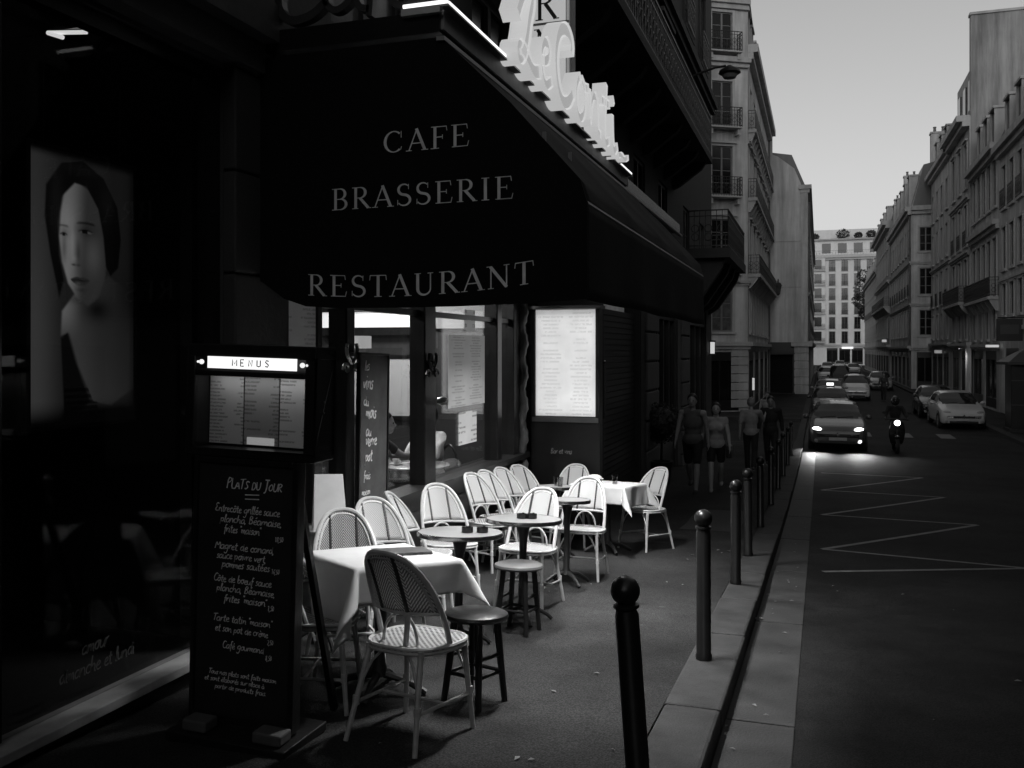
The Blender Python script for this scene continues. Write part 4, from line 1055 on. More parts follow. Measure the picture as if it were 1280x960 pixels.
b = MB(); b.extr([(-2.9, YB, 3.37), (-2.03, YB, 3.37), (-1.62, YB, 2.97), (-1.22, YB, 2.52), (-1.22, YB, 2.42)], (0, .008, 0)); wb(b, 'end_panel', m_canvas, aw)
prof = [(-2.03, 3.37), (-1.62, 2.965), (-1.22, 2.52), (-1.185, 2.40)]
b = MB()
def canopy(u, v):
    t = u*3; i = min(2, int(t)); f = t-i; x = prof[i][0]*(1-f)+prof[i+1][0]*f; z = prof[i][1]*(1-f)+prof[i+1][1]*f
    sag = -.035*math.sin(PI*u)*(abs(math.sin(v*4*PI))**.6)
    return (x, YA+.009+(YB-YA-.01)*v, z+sag)
b.grid(canopy, 12, 48); o = wb(b, 'canopy', m_canvas2, aw, smooth=True); sd = o.modifiers.new('thickness', 'SOLIDIFY'); sd.thickness = .006
b = MB(); b.grid(lambda u, v: (-1.183+.006*math.sin(v*26)*u, YA+.009+(YB-YA-.01)*v, 2.40-u*(.528+.004*math.sin(v*17))), 8, 120); o = wb(b, 'valance', m_canvas2, aw, smooth=True); sd = o.modifiers.new('thickness', 'SOLIDIFY'); sd.thickness = .005
b = MB(); b.bx(-2.05, -2.0, YA-.02, 14.2, 3.345, 3.368); wb(b, 'top_rail', mat('dull_aluminium', .30, .4, .1, 8, metal=.6), aw)
b = MB(); b.tube([(-1.2, YA+.02, 2.39), (-1.2, YB-.02, 2.39)], .02, 8)
for y in (YA+.05, 7.4, YB-.05): b.tube([(-3.28, y, 2.5), (-1.22, y, 2.40)], .016, 8)
wb(b, 'frame_bars', m_iron, aw, smooth=True)
def serif_line(root, txt, x0, x1, base, h, name, curve=0, rise=0, Y=YA-.006, m=None, gap=.12, per=True):
    adv = []; pos = 0
    gl = [serif_glyph(c) for c in txt]
    tot = sum(a for _, a in gl)+gap*(len(txt)-1); k = (x1-x0)/tot/h
    xm = (x0+x1)/2; lift = 0
    for (S, a), ch in zip(gl, txt):
        b = MB()
        for pts, wd in S:
            lift += 1
            for f in ribbon(pts, wd):
                q = []
                for v in f:
                    X = x0+(pos+v[0])*k*h; t = (X-xm)/((x1-x0)/2)
                    q.append((X, Y-.0003*(lift % 9), base+v[1]*h+curve*t*t+rise*t))
                b.quad(*q)
        wb(b, 'letter', m or m_letter, root, weld=False)
        pos += a+gap
serif_line(aw, 'CAFE', -2.385, -1.855, 2.738, .126, 'letter', rise=.004)
serif_line(aw, 'BRASSERIE', -2.725, -1.595, 2.428, .126, 'letter', rise=.006)
serif_line(aw, 'RESTAURANT', -2.885, -1.475, 1.912, .126, 'letter', curve=.035, rise=.02)
# lamps hung under the awning, above the tables
TERR = [(-1.52, 5.42, 58), (-2.0, 7.1, 45), (-2.05, 8.9, 60)]
for i, (x, y, pw) in enumerate(TERR):
    t = thing('awning_lamp', ['tube lamp under the awning above the cloth-covered front table', 'tube lamp under the middle of the awning', 'tube lamp under the far end of the awning'][i], 'lamp', (x, y, 2.52), 0, 'tube lamps under the awning')
    b = MB(); b.bx(-.05, .05, -.42, .42, 0, .04); b.bx(-.01, .01, -.3, -.28, .04, .35); b.bx(-.01, .01, .28, .3, .04, .35); b.build('holder', m_wframe, t)
    b = MB(); b.tube([(0, -.4, -.02), (0, .4, -.02)], .016, 8); b.build('tube', m_tube, t)
    area_light('awning_lamp_light', t, (0, 0, -.045), .08, .8, pw, spread=112)

# marquee above the awning with neon edge and the lit script letters
mq = thing('marquee', 'dark marquee ledge above the awning edged with a white neon tube', 'marquee', (-2.6, 7.4, 3.4))
b = MB(); b.bx(-3.29, -2.04, 4.80, 14.2, 3.40, 3.525); wb(b, 'ledge', m_blackgloss, mq)
b = MB(); b.bx(-2.039, -2.02, 4.82, 10.1, 3.42, 3.53); wb(b, 'fascia', mat('fascia_neon_tint', .22, .5, .3, 8), mq)  # paler tone paints the neon tube's glow onto the fascia
NEON = emit_mat('neon', 1.3)
b = MB(); b.tube([(-2.25, 4.775, 3.555), (-1.99, 4.775, 3.555), (-1.985, 4.80, 3.555), (-1.985, 5.84, 3.555)], .014, 8); wb(b, 'neon_tube', NEON, mq)
b = MB(); b.tube([(-1.985, 9.55, 3.555), (-1.985, 10.08, 3.555)], .014, 8); wb(b, 'neon_tube', NEON, mq)
b = MB(); b.bx(-2.26, -2.02, 4.76, 4.797, 3.50, 3.54); b.bx(-2.018, -1.97, 4.76, 10.1, 3.528, 3.540); wb(b, 'tube_tray', mat('tray_white', .5, .5), mq)
sg = thing('script_sign', 'lit white three-dimensional script letters standing along the marquee edge', 'sign', (-2.0, 7.6, 3.55))
m_lit = emit_mat('lit_letter_face', .34, .15)
SCRIPT = [  # (letter strokes in metres along the street / up, brush width)
 (5.78, [[(.02, .30), (.10, .42), (.22, .56), (.34, .60), (.36, .50), (.28, .36), (.22, .18), (.12, .04), (.02, .03), (.06, .12), (.20, .10), (.38, .02), (.52, .06)]], .13),
 (6.28, [[(.06, .16), (.24, .20), (.27, .31), (.17, .34), (.07, .24), (.08, .08), (.19, .0), (.33, .08)]], .10),
 (6.62, [[(.56, .46), (.58, .56), (.42, .62), (.22, .54), (.10, .34), (.14, .12), (.30, .0), (.50, .05), (.62, .16)]], .14),
 (7.28, [[(.18, .36), (.06, .24), (.08, .06), (.22, .0), (.36, .12), (.34, .30), (.18, .36), (.30, .30), (.46, .33)]], .10),
 (7.74, [[(.04, .34), (.07, .0), (.10, .20), (.24, .36), (.36, .28), (.36, .05), (.48, .03)]], .10),
 (8.22, [[(.22, .56), (.14, .12), (.22, .0), (.36, .06)], [(.02, .37), (.36, .40)]], .10),
 (8.64, [[(.06, .34), (.08, .08), (.18, .0), (.30, .08)]], .11), (8.64, [[(.08, .46), (.12, .50)]], .11),
 (8.98, [[(.02, .0), (.16, .05), (.34, .02), (.5, .08)]], .07)]
m_ret = emit_mat('lit_letter_return', .46, .3)
for Y0, strokes, wd in SCRIPT:
    b = MB(); faces_ = []
    for stq in strokes:
        p = stq
        for _ in range(2):
            q = [p[0]]
            for a, c in zip(p[:-1], p[1:]): q += [(a[0]*.75+c[0]*.25, a[1]*.75+c[1]*.25), (a[0]*.25+c[0]*.75, a[1]*.25+c[1]*.75)]
            p = q+[p[-1]]
        rb = ribbon(p, wd*.8)
        for f in rb:
            P4 = [(Y0+v[0], 3.53+v[1]) for v in f]
            for (a, c) in ((0, 1), (2, 3)): b.quad((-2.02, *P4[a]), (-2.02, *P4[c]), (-1.89, *P4[c]), (-1.89, *P4[a]))
            b.quad(*[(-2.02, *q) for q in P4])
        for f, (a, c) in ((rb[0], (0, 3)), (rb[-1], (1, 2))): b.quad(*[(X_, Y0+f[i][0], 3.53+f[i][1]) for X_, i in ((-2.02, a), (-2.02, c), (-1.89, c), (-1.89, a))])
        fc_ = MB(); 
        for f in ribbon(p, wd*.62): fc_.quad(*[(-1.905, Y0+v[0], 3.53+v[1]) for v in f])
        faces_.append(fc_)
    lt = wb(b, 'script_letter', m_ret, sg, weld=False)
    for fc_ in faces_:
        o_ = sg.location; fc_.v = [(a-o_.x, c-o_.y, d-o_.z) for a, c, d in fc_.v]; fc_.build('letter_face', m_lit, lt, weld=False)
# same hand, unlit, on the end of the marquee
cs = thing('metal_script_sign', 'unlit dark metal script letters standing on the near end of the marquee', 'sign', (-2.7, 4.79, 3.55))
CAFE = [(-3.12, [[(.34, .30), (.26, .36), (.08, .28), (.02, .12), (.10, .0), (.26, .02), (.36, .10)]], .05), (-2.80, [[(.22, .2), (.08, .22), (.02, .1), (.1, .02), (.22, .1), (.23, .2), (.24, .04), (.32, .02)]], .04),
        (-2.56, [[(.24, .38), (.14, .4), (.1, .2), (.08, -.02)], [(.0, .2), (.22, .22)]], .04), (-2.40, [[(.04, .1), (.2, .14), (.14, .22), (.04, .16), (.06, .04), (.16, .0), (.26, .06)], [(.14, .28), (.2, .34)]], .04)]
for X0, strokes, wd in CAFE:
    b = MB()
    for p in strokes:
        for _ in range(2):
            q = [p[0]]
            for a, c in zip(p[:-1], p[1:]): q += [(a[0]*.75+c[0]*.25, a[1]*.75+c[1]*.25), (a[0]*.25+c[0]*.75, a[1]*.25+c[1]*.75)]
            p = q+[p[-1]]
        for f in ribbon(p, wd): b.extr([(X0+v[0], 4.79, 3.56+v[1]) for v in f], (0, .06, 0))
    wb(b, 'script_letter', mat('unlit_letter', .07, .3, .1, 5, metal=.3), cs, weld=False)
# vertical blade sign behind
bl = thing('blade_sign', 'lit white vertical sign with black serif letters behind the script letters', 'sign', (-2.48, 8.5, 3.8))
b = MB(); b.bx(-2.73, -2.23, 8.46, 8.58, 3.8, 6.8); wb(b, 'box', mat('sign_case', .25, .5), bl)
b = MB(); b.bx(-2.70, -2.26, 8.452, 8.459, 3.83, 6.77); wb(b, 'face', emit_mat('sign_face', .36, .6), bl)
b = MB()
for x in (-2.69, -2.675, -2.285, -2.268): b.bx(x-.004, x+.004, 8.447, 8.451, 3.85, 6.75)
wb(b, 'border_lines', m_iron, bl)
b = MB(); b.bx(-2.70, -2.26, 8.44, 8.46, 4.715, 4.735); wb(b, 'divider', MATS['sign_case'], bl)
serif_line(bl, 'R', -2.60, -2.36, 4.76, .32, 'letter', Y=8.446, m=m_iron); serif_line(bl, 'N', -2.60, -2.36, 4.38, .30, 'letter', Y=8.446, m=m_iron)
b = MB()
for z in (4.3, 6.2): b.bx(-3.29, -2.731, 8.5, 8.54, z, z+.05)
wb(b, 'bracket', m_iron, bl)

# ================================================================== lit menu totem at the end of the terrace
m_totem = mat('totem_paint', .010, .35, .2, 5)
tt = thing('menu_totem', 'tall dark menu totem with a glowing white menu sheet at the terrace end', 'menu board', (-2.91, 10.70, g(10.7)))
gz_ = g(10.7)
b = MB(); b.bx(-.425, .425, -.0, .16, .0, 1.46); b.bx(-.425, -.375, -.0, .16, 1.46, 2.76); b.bx(.375, .425, -.0, .16, 1.46, 2.76); b.bx(-.375, .375, .06, .16, 1.46, 2.76); b.build('cabinet', m_totem, tt)
b = MB(); b.bx(-.45, .45, -.05, .2, 2.762, 2.80); b.build('cap', mat('totem_cap', .2, .3, metal=.8), tt)
b = MB(); b.bx(-.375, .375, .03, .058, 1.47, 2.755); b.build('light_sheet', stripes_mat('menu_print_lit', .80, .66, .045, .5, emit=.50, colw=.375, seed=2), tt)
b = MB(); b.bx(-.375, .375, .008, .012, 1.47, 2.755); b.build('pane', m_clear, tt)
b = MB(); b.bx(-.41, .41, -.02, -.001, 1.40, 1.455); b.build('ledge', MATS['totem_cap'], tt)
b = MB()
hand_text(b, 'Bar et vins', -.18, 1.02, .035, .008, lambda x, y, k: (x, -.003-k*.0002, y), r=random.Random(4)); b.build('writing', mat('faded_print', .2, .6), tt, weld=False)
area_light('totem_light', tt, (0, -.03, 2.1), .75, 1.2, 2.0, (R(90), 0, 0))
# narrow chalkboard fixed to the post
m_slate = mat('slate', .03, .55, .5, 4, stain=.2); m_chalk = mat('chalk', .8, .9, .25, 60)
nb = thing('tall_chalkboard', 'narrow tall chalkboard covered in white writing hung beside the cafe glass', 'chalkboard', (-3.41, 6.62, .36), R(90))
nb.rotation_euler = (0, R(1.5), R(90))
b = MB(); b.bx(-.235, .235, -.02, .0, 0, 1.2); b.build('slate', mat('chalky_slate', .075, .6, .6, 5), nb)
b = MB(); b.bx(-.255, -.236, -.03, .005, -.02, 1.22); b.bx(.236, .255, -.03, .005, -.02, 1.22); b.bx(-.236, .236, -.03, .005, 1.202, 1.22); b.bx(-.236, .236, -.03, .005, -.02, -.002); b.build('frame', m_wood, nb)
rr = random.Random(9)
for z, t, s in ((1.08, 'les', .045), (.93, 'vins', .065), (.80, 'du', .05), (.70, 'mois', .06), (.56, 'au', .05), (.48, 'verre', .055), (.36, 'pot', .05), (.22, 'frais', .035), (.10, 'maison', .03)):
    b = MB(); hand_text(b, t, -.2+rr.uniform(0, .06), z, s, s*.26, lambda x, y, k: (x, -.022-k*.0003, y), r=rr)
    b.build('writing', m_chalk, nb, weld=False)

# ================================================================== menu stand with chalkboard, by the pilaster
X0, Y0 = -2.575, 3.72
std = thing('menu_stand', 'black menu stand with a lit menu case over a chalkboard of daily dishes', 'menu board', (X0, Y0, g(Y0)))
std.rotation_euler = (0, R(1.6), 0)
zg = 1.6-g(Y0)
def pz(py): return zg-(py-438)*.003705
def pxx(px): return (px-305)*.003705
b = MB(); b.bx(-.29, .235, 0, .035, .10, 1.30); b.build('slate', mat('board_slate', .016, .5, .4, 3), std)
for (a, c, d, e) in ((-.31, -.288, .06, 1.32), (.233, .262, .06, 1.32), (-.288, .233, 1.29, 1.32), (-.288, .233, .06, .10)):
    b = MB(); b.bx(a, c, -.018, .05, d, e); b.build('frame', m_wood, std, bevel=.004)
# the lit case
b = MB()
b.bx(-.36, .345, -.02, .16, 1.322, 1.36); b.bx(-.36, .345, -.02, .16, 1.80, 1.855); b.bx(-.36, -.315, -.02, .16, 1.36, 1.80); b.bx(.285, .345, -.02, .16, 1.36, 1.80); b.bx(-.315, .285, .12, .16, 1.36, 1.80); b.bx(-.315, .285, -.02, .12, 1.705, 1.735)
case = b.build('menu_case', m_totem, std, bevel=.006)
sheets = [stripes_mat('card_print_a', .32, .16, .017, .5, emit=.06, colw=.19, seed=11), stripes_mat('card_print_b', .22, .12, .019, .5, emit=.05, colw=.19, seed=12), stripes_mat('card_print_c', .36, .18, .017, .5, emit=.07, colw=.19, seed=13)]
for i in range(3):
    x = -.31+i*.198; b = MB(); b.bx(x, x+.19, .095, .1, 1.372, 1.700); link('menu_sheet', b.mesh('menu_sheet'), sheets[i], case)
b = MB(); b.bx(-.09, .06, .088, .093, 1.375, 1.41); link('price_slip', b.mesh('price_slip'), mat('slip_paper', .6, .6, emit=.25), case)
b = MB(); b.bx(-.315, .285, -.004, .0, 1.36, 1.705); link('pane', b.mesh('pane'), m_clear, case)
b = MB(); b.bx(-.24, .245, -.026, -.021, 1.742, 1.798); hd = link('header_light', b.mesh('header_light'), emit_mat('header_glow', 1.05, .8), case)
b = MB(); hand_text(b, 'MENU', -.09, 1.752, .026, .007, lambda x, y, k: (x, -.028-k*.0002, y), .02, random.Random(1)) if False else None
GL = {'M': [[(0, 0), (0, 1), (.4, .3), (.8, 1), (.8, 0)]], 'E': [[(.6, 1), (0, 1), (0, 0), (.6, 0)], [(0, .5), (.5, .5)]], 'N': [[(0, 0), (0, 1), (.6, 0), (.6, 1)]], 'U': [[(0, 1), (0, .1), (.3, 0), (.6, .1), (.6, 1)]], 'S': [[(.6, .9), (.2, 1), (0, .75), (.6, .3), (.4, 0), (0, .1)]]}
x = -.10
for q, ch in enumerate('MENUS'):
    for stq in GL[ch]:
        for f in ribbon([(x+a*.03, 1.756+c*.03) for a, c in stq], .006): b.quad(*[(v[0], -.0275-q*.0001, v[1]) for v in f])
    x += .045
link('header_letters', b.mesh('header_letters', weld=False), mat('header_ink', .12, .6), case)
for x in (-.275, .275):
    b = MB(); b.ell((x, -.024, 1.77), .012, 10, 8); b.ell((x+.022*(1 if x > 0 else -1), -.022, 1.77), .006, 8, 6); link('bulb', b.mesh('bulb', True), emit_mat('bulb_glow', .9), case)
b = MB(); b.tube([(-.30, .06, 1.712), (.27, .06, 1.712)], .008, 6); link('case_tube', b.mesh('case_tube'), emit_mat('case_tube_glow', 1.2), case)
area_light('menu_case_light', std, (0, .03, 1.70), .55, .03, .3, (R(25), 0, 0))
b = MB(); b.tube([(.335, .05, 1.55), (.352, .05, 1.55)], .006, 6); b.tube([(.335, .05, 1.6), (.352, .05, 1.6)], .006, 6); b.build('hinge', MATS['steel'], std)
# legs, foot board and two ballast slabs
for x in (-.27, .215):
    b = MB(); b.bx(x-.02, x+.02, .05, .09, .0, 1.34); b.build('upright', m_wood, std)
    b = MB(); b.bar((x, .06, 1.2), (x, .46, .0), .03, .03); b.build('back_leg', m_wood, std)
b = MB(); b.bx(-.33, .31, -.16, .22, .004, .045); b.build('foot_board', m_wood, std, bevel=.006)
for x0, x1 in ((-.26, -.13), (.12, .27)):
    b = MB(); b.bx(x0, x1, -.13, -.03, .047, .10); b.build('ballast_slab', mat('ballast_concrete', .07, .8, .3, 12), std, bevel=.01)
LINES = [(615, 268, 'PLATS DU JOUR', 7.2), (646, 252, 'Entrecôte grillée sauce', 5.6), (659, 260, 'plancha, Béarnaise,', 5.6), (672, 266, 'frites "maison"', 5.6), (678, 342, '18,50', 4.2), (694, 253, 'Magret de canard,', 5.6), (706, 256, 'sauce poivre vert,', 5.4), (717, 264, 'pommes sautées', 5.4), (719, 338, '16,50', 4.2),
         (736, 252, 'Côte de boeuf sauce', 5.4), (748, 257, 'plancha, Béarnaise,', 5.4), (761, 268, 'frites "maison"', 5.4), (766, 332, '21,50', 4.2), (787, 252, 'Tarte tatin "maison"', 5.2), (800, 256, 'et son pot de crème', 5.2), (809, 334, '7,50', 4.0), (821, 268, 'Café gourmand', 5.2), (829, 332, '8,50', 4.0),
         (856, 248, 'Tous nos plats sont faits maison', 3.7), (865, 242, 'et sont élaborés sur place à', 3.7), (874, 258, 'partir de produits frais.', 3.7)]
LINES.append((627, 297, '-', 0))
ends = {646: 348, 659: 352, 672: 322, 694: 340, 706: 330, 717: 334, 736: 338, 748: 345, 761: 332, 787: 345, 800: 335, 821: 330, 856: 350, 865: 333, 874: 340, 615: 350}
rr = random.Random(21)
for (py, px, t, s) in LINES:
    b = MB(); sz = s*.003705
    if s == 0:
        for dy in (0, .02):
            for f in ribbon([(pxx(297), pz(622)-dy), (pxx(318), pz(621)-dy)], .005): b.quad(*[(v[0], -.0035, v[1]) for v in f])
    else:
        if py in ends:
            wt = text_width(t, 1)*.003705; sq = min(1.25, (ends[py]-px)*.003705/(text_width(t, sz)+1e-6))
        else: sq = 1
        x00 = pxx(px)
        hand_text(b, t, 0, pz(py), sz, max(.0032, sz*.20), lambda x, y, k: (x00+x*sq, -.003-k*.0002, y), r=rr)
    b.build('chalk_line', m_chalk, std, weld=False)
# ================================================================== terrace furniture
def weave_mat(name, hi, lo, p, q, mix=.5, kind='chevron', rough=.5):
    """woven cane: herringbone or basket pattern in object X/Z (panel) or X/Y (seat)"""
    if name in MATS: return MATS[name]
    m = bpy.data.materials.new(name); m.use_nodes = True
    n = m.node_tree.nodes; l = m.node_tree.links; b = n['Principled BSDF']
    tc = n.new('ShaderNodeTexCoord'); sp_ = n.new('ShaderNodeSeparateXYZ'); l.new(tc.outputs['Object'], sp_.inputs[0])
    def M(op, a, c=None):
        x = n.new('ShaderNodeMath'); x.operation = op
        for i, z in enumerate((a, c)):
            if z is None: continue
            if isinstance(z, (int, float)): x.inputs[i].default_value = z
            else: l.new(z, x.inputs[i])
        return x.outputs[0]
    X = sp_.outputs[0]; Z = sp_.outputs[2] if kind != 'seat' else sp_.outputs[1]
    if kind == 'chevron':
        t = M('ADD', Z, M('MULTIPLY', M('ABSOLUTE', M('SUBTRACT', M('FRACT', M('ADD', M('DIVIDE', X, p), .5)), .5)), p*1.3))
        s = M('SINE', M('MULTIPLY', t, 2*PI/q)); s2 = M('SINE', M('MULTIPLY', X, 2*PI/(q*.7)))
        h = M('MULTIPLY', M('ADD', s, M('MULTIPLY', s2, .35)), .5)
    else:
        s = M('SINE', M('MULTIPLY', X, 2*PI/q)); s2 = M('SINE', M('MULTIPLY', Z, 2*PI/(q*1.0)))
        h = M('MULTIPLY', s, s2) if kind != 'seat' else M('MAXIMUM', M('MULTIPLY', s, s2), M('SUBTRACT', s, 1.2))
    k = n.new('ShaderNodeMapRange'); k.inputs[1].default_value = mix-.75; k.inputs[2].default_value = mix-.15
    k.inputs[3].default_value = lo; k.inputs[4].default_value = hi
    l.new(h, k.inputs[0])
    cb = n.new('ShaderNodeCombineColor')
    for i in range(3): l.new(k.outputs[0], cb.inputs[i])
    l.new(cb.outputs[0], b.inputs['Base Color']); b.inputs['Roughness'].default_value = rough
    bp = n.new('ShaderNodeBump'); bp.inputs['Strength'].default_value = .5; bp.inputs['Distance'].default_value = .004
    l.new(h, bp.inputs['Height']); l.new(bp.outputs[0], b.inputs['Normal'])
    MATS[name] = translucent(m, .3); return m
m_weave_dark = weave_mat('herringbone_cane', .78, .17, .16, .019, .55)
m_weave_mid = weave_mat('pale_herringbone_cane', .55, .12, .16, .017, .45)
m_weave_white = weave_mat('white_cane', .74, .50, .1, .014, .15, 'basket')
m_seat_weave = weave_mat('seat_cane', .70, .09, .1, .034, .35, 'seat')
m_rattan = mat('rattan_pole', .42, .38, .3, 14)
m_rattan_w = mat('pale_rattan_pole', .52, .38, .2, 14)
m_rim = mat('seat_rim_white', .62, .45, .2, 20)
m_stile = mat('dark_binding', .03, .5, .3, 30)
m_wicker_leg = mat('dark_rattan_leg', .16, .4, .3, 14)
def hoop_pts(ins=0.0, n=28):
    """half-ellipse-ish bentwood hoop rising from the seat sides, leaning back"""
    out = []
    for i in range(n+1):
        t = PI*i/n
        c, s = math.cos(t), math.sin(t)
        x = (.205-ins)*(abs(c)**.75)*(1 if c >= 0 else -1)
        z = .45+(.45-ins)*(abs(s)**.8)
        lean = (z-.45)/.45
        y = -.055-.165*lean-.04*lean*lean-.085*(1-(x/.205)**2)+.05
        out.append((x, y, z))
    return out
def back_y(x, z):
    lean = (z-.45)/.45; return -.055-.165*lean-.04*lean*lean-.085*(1-(x/.205)**2)+.05
def hoop_w(z, ins=.012):
    s = max(0, min(1, (z-.45)/(.45-ins)))**(1/.8); c = math.sqrt(max(0, 1-s*s)); return (.205-ins)*c**.75
def make_chair(label, weave, pole, legm, wide_stile=False):
    t = thing('bistro_chair', label, 'chair', group='cane bistro chairs on the terrace')
    # seat outline
    def outline(k, z):
        P = []
        for i in range(28):
            a = 2*PI*i/28; c, s = math.cos(a), math.sin(a)
            x = (abs(c)**.62)*(1 if c > 0 else -1); y = (abs(s)**.62)*(1 if s > 0 else -1)
            wx = .215 if y > 0 else .215-.035*(-y)
            P.append((x*wx*k, y*.205*k+.005, z))
        return P
    b = MB(); N = 28
    rings = [outline(1, .425), outline(1, .448), outline(.93, .455), outline(.6, .449), outline(.25, .446)]
    vs = [p for r_ in rings for p in r_]; fs = []
    for j in range(len(rings)-1):
        for i in range(N): fs.append((j*N+i, j*N+(i+1) % N, (j+1)*N+(i+1) % N, (j+1)*N+i))
    fs.append(tuple((len(rings)-1)*N+i for i in range(N))); fs.append(tuple(range(N)))
    b.add(vs, fs); seat = b.build('seat', m_seat_weave, t, smooth=True)
    b = MB(); b.tube(outline(1.02, .449), .0095, 6, closed=True); b.build('seat_rim', m_rim, seat, smooth=True)
    b = MB(); b.tube(outline(1.02, .428), .0095, 6, closed=True); b.build('seat_rim', pole, seat, smooth=True)
    # back
    b = MB(); b.tube(hoop_pts(0), .0145, 8); hoop = b.build('back_hoop', pole, t, smooth=True)
    b = MB(); b.tube([p for p in hoop_pts(.026) if p[2] > .60], .0085, 6); b.build('inner_hoop', m_rim if pole is m_rattan_w else pole, hoop, smooth=True)
    z0, z1 = .612, .888
    b = MB(); b.grid(lambda u, v: ((lambda z: ((2*u-1)*hoop_w(z), back_y((2*u-1)*hoop_w(z), z), z))(z0+(z1-z0)*(1-(1-v)**1.5))), 14, 14)
    o = b.build('back_panel', weave, t, smooth=True); sd = o.modifiers.new('thickness', 'SOLIDIFY'); sd.thickness = .007; sd.offset = 0
    for x in ((-.085, .085) if not wide_stile else (-.10, .055)):
        zt = z0
        while hoop_w(zt) > abs(x)+.004 and zt < .89: zt += .004
        b = MB(); nb_ = 26
        for off in (0,):
            b.tube([(x, back_y(x, z0+(zt-z0)*i/nb_)+off, z0+(zt-z0)*i/nb_) for i in range(nb_+1)], [.0095+.0025*(i % 2) for i in range(nb_+1)] if not wide_stile else [.012]*(nb_+1), 6)
        b.build('stile', m_stile if not (wide_stile and x > 0) else m_stile, t, smooth=True)
    b = MB(); b.tube([((2*i/12-1)*hoop_w(.60, 0), back_y((2*i/12-1)*hoop_w(.60, 0), .60), .602) for i in range(13)], .010, 8); b.build('cross_rail', pole, t, smooth=True)
    b = MB(); b.tube([(.10*math.cos(PI*i/12), back_y(0, .46+.12*math.sin(PI*i/12))+.01-.12*(1-math.sin(PI*i/12))*.35, .455+.14*math.sin(PI*i/12)) for i in range(13)], .008, 6); b.build('back_arch', pole, t, smooth=True)
    if wide_stile:
        b = MB(); b.tube([(.055, back_y(.055, .6), .6), (.05, -.15, .45)], .014, 8); b.build('lower_stile', pole, t, smooth=True)
    # legs and stretchers, with cane bindings
    L = [((-.175, .165, .43), (-.205, .215, 0)), ((.175, .165, .43), (.205, .215, 0)), ((-.15, -.165, .43), (-.20, -.265, 0)), ((.15, -.165, .43), (.20, -.265, 0))]
    for a, c in L:
        a, c = Vector(a), Vector(c); m1 = a.lerp(c, .4); m1.x *= .985
        b = MB(); b.tube([a, m1, a.lerp(c, .8), c], [.015, .014, .013, .012], 8); lg = b.build('leg', legm, t, smooth=True)
        for f in (.02, .575):
            b = MB(); b.tube([a.lerp(c, f)+Vector((0, 0, .022)), a.lerp(c, f)-Vector((0, 0, .022))], .0168, 8)
            b.build('binding', m_rim if pole is m_rattan_w else pole, lg, smooth=True)
    def at(i, f): return Vector(L[i][0]).lerp(Vector(L[i][1]), f)
    for i, j in ((0, 2), (1, 3)):
        b = MB(); b.tube([at(i, .60), at(j, .60)], .009, 6); b.build('stretcher', legm, t, smooth=True)
    b = MB(); b.tube([(at(0, .6)+at(2, .6))/2, (at(1, .6)+at(3, .6))/2], .009, 6); b.build('stretcher', legm, t, smooth=True)
    for i, tgt in ((0, (-.08, .16, .425)), (1, (.08, .16, .425)), (2, (-.07, -.16, .425)), (3, (.07, -.16, .425))):
        b = MB(); s_, e_ = at(i, .42), Vector(tgt); b.tube([s_, s_.lerp(e_, .5)+Vector((0, 0, .03)), e_], .007, 6); b.build('brace', legm, t, smooth=True)
    return t
def tilt_place(o, x, y, face, z=None):
    """stand a thing on the sloping pavement, front (+Y) turned towards the direction `face`"""
    rz = math.atan2(-face[0], face[1])
    q = Vector((0, 0, 1)).rotation_difference(Vector((0, .062, 1)).normalized())
    o.rotation_mode = 'QUATERNION'
    o.rotation_quaternion = q @ Matrix.Rotation(rz, 3, 'Z').to_quaternion()
    o.location = (x, y, g(y)+.001 if z is None else z)
    return o
front_chair = make_chair('brown herringbone cane chair in front of the cloth-covered table, back to the photographer', m_weave_dark, m_rattan, m_rattan, True)
tilt_place(front_chair, -1.87, 4.08, (.2, .98))
side_chair = copy_tree(front_chair); side_chair['label'] = 'cane chair half hidden behind the menu stand, only its striped seat showing'
tilt_place(side_chair, -2.55, 4.30, (.95, .3))
back_chair = make_chair('pale herringbone cane chair just behind the white tablecloth, against the cafe front', m_weave_mid, m_rattan_w, m_rattan_w)
tilt_place(back_chair, -2.74, 4.98, (.6, -.8))
white = make_chair('x', m_weave_white, m_rattan_w, m_rattan_w)
SPOTS = [  # x, y, facing, label
 (-2.86, 5.76, (.78, -.62), 'white cane chair between the herringbone chair and the first round table'),
 (-2.88, 6.42, (.97, .25), 'white cane chair seen edge-on behind the first round table'),
 (-2.92, 7.02, (.72, -.69), 'white cane chair facing the street behind the nearer round table, ashtrays before it'),
 (-3.06, 8.44, (.93, -.36), 'white cane chair nearest in the tight row of four by the glass'),
 (-3.08, 8.86, (.93, -.36), 'second white cane chair in the tight row of four by the glass'),
 (-3.08, 9.36, (.92, -.39), 'third white cane chair in the tight row of four by the glass'),
 (-3.06, 9.82, (.85, -.52), 'farthest white cane chair in the tight row of four by the glass'),
 (-2.72, 10.25, (.05, -1), 'white cane chair standing right in front of the lit menu totem'),
 (-2.22, 7.05, (-.1, -1), 'white cane chair facing the photographer behind the second round table'),
 (-2.12, 8.38, (.02, -1), 'white cane chair facing the photographer in the middle of the terrace, its back arch showing'),
 (-1.88, 10.34, (-.5, -.87), 'white cane chair at the street end of the far cloth-covered table'),
]
for i, (x, y, f, lab) in enumerate(SPOTS):
    o = white if i == 0 else copy_tree(white)
    o['label'] = lab; tilt_place(o, x, y, f)

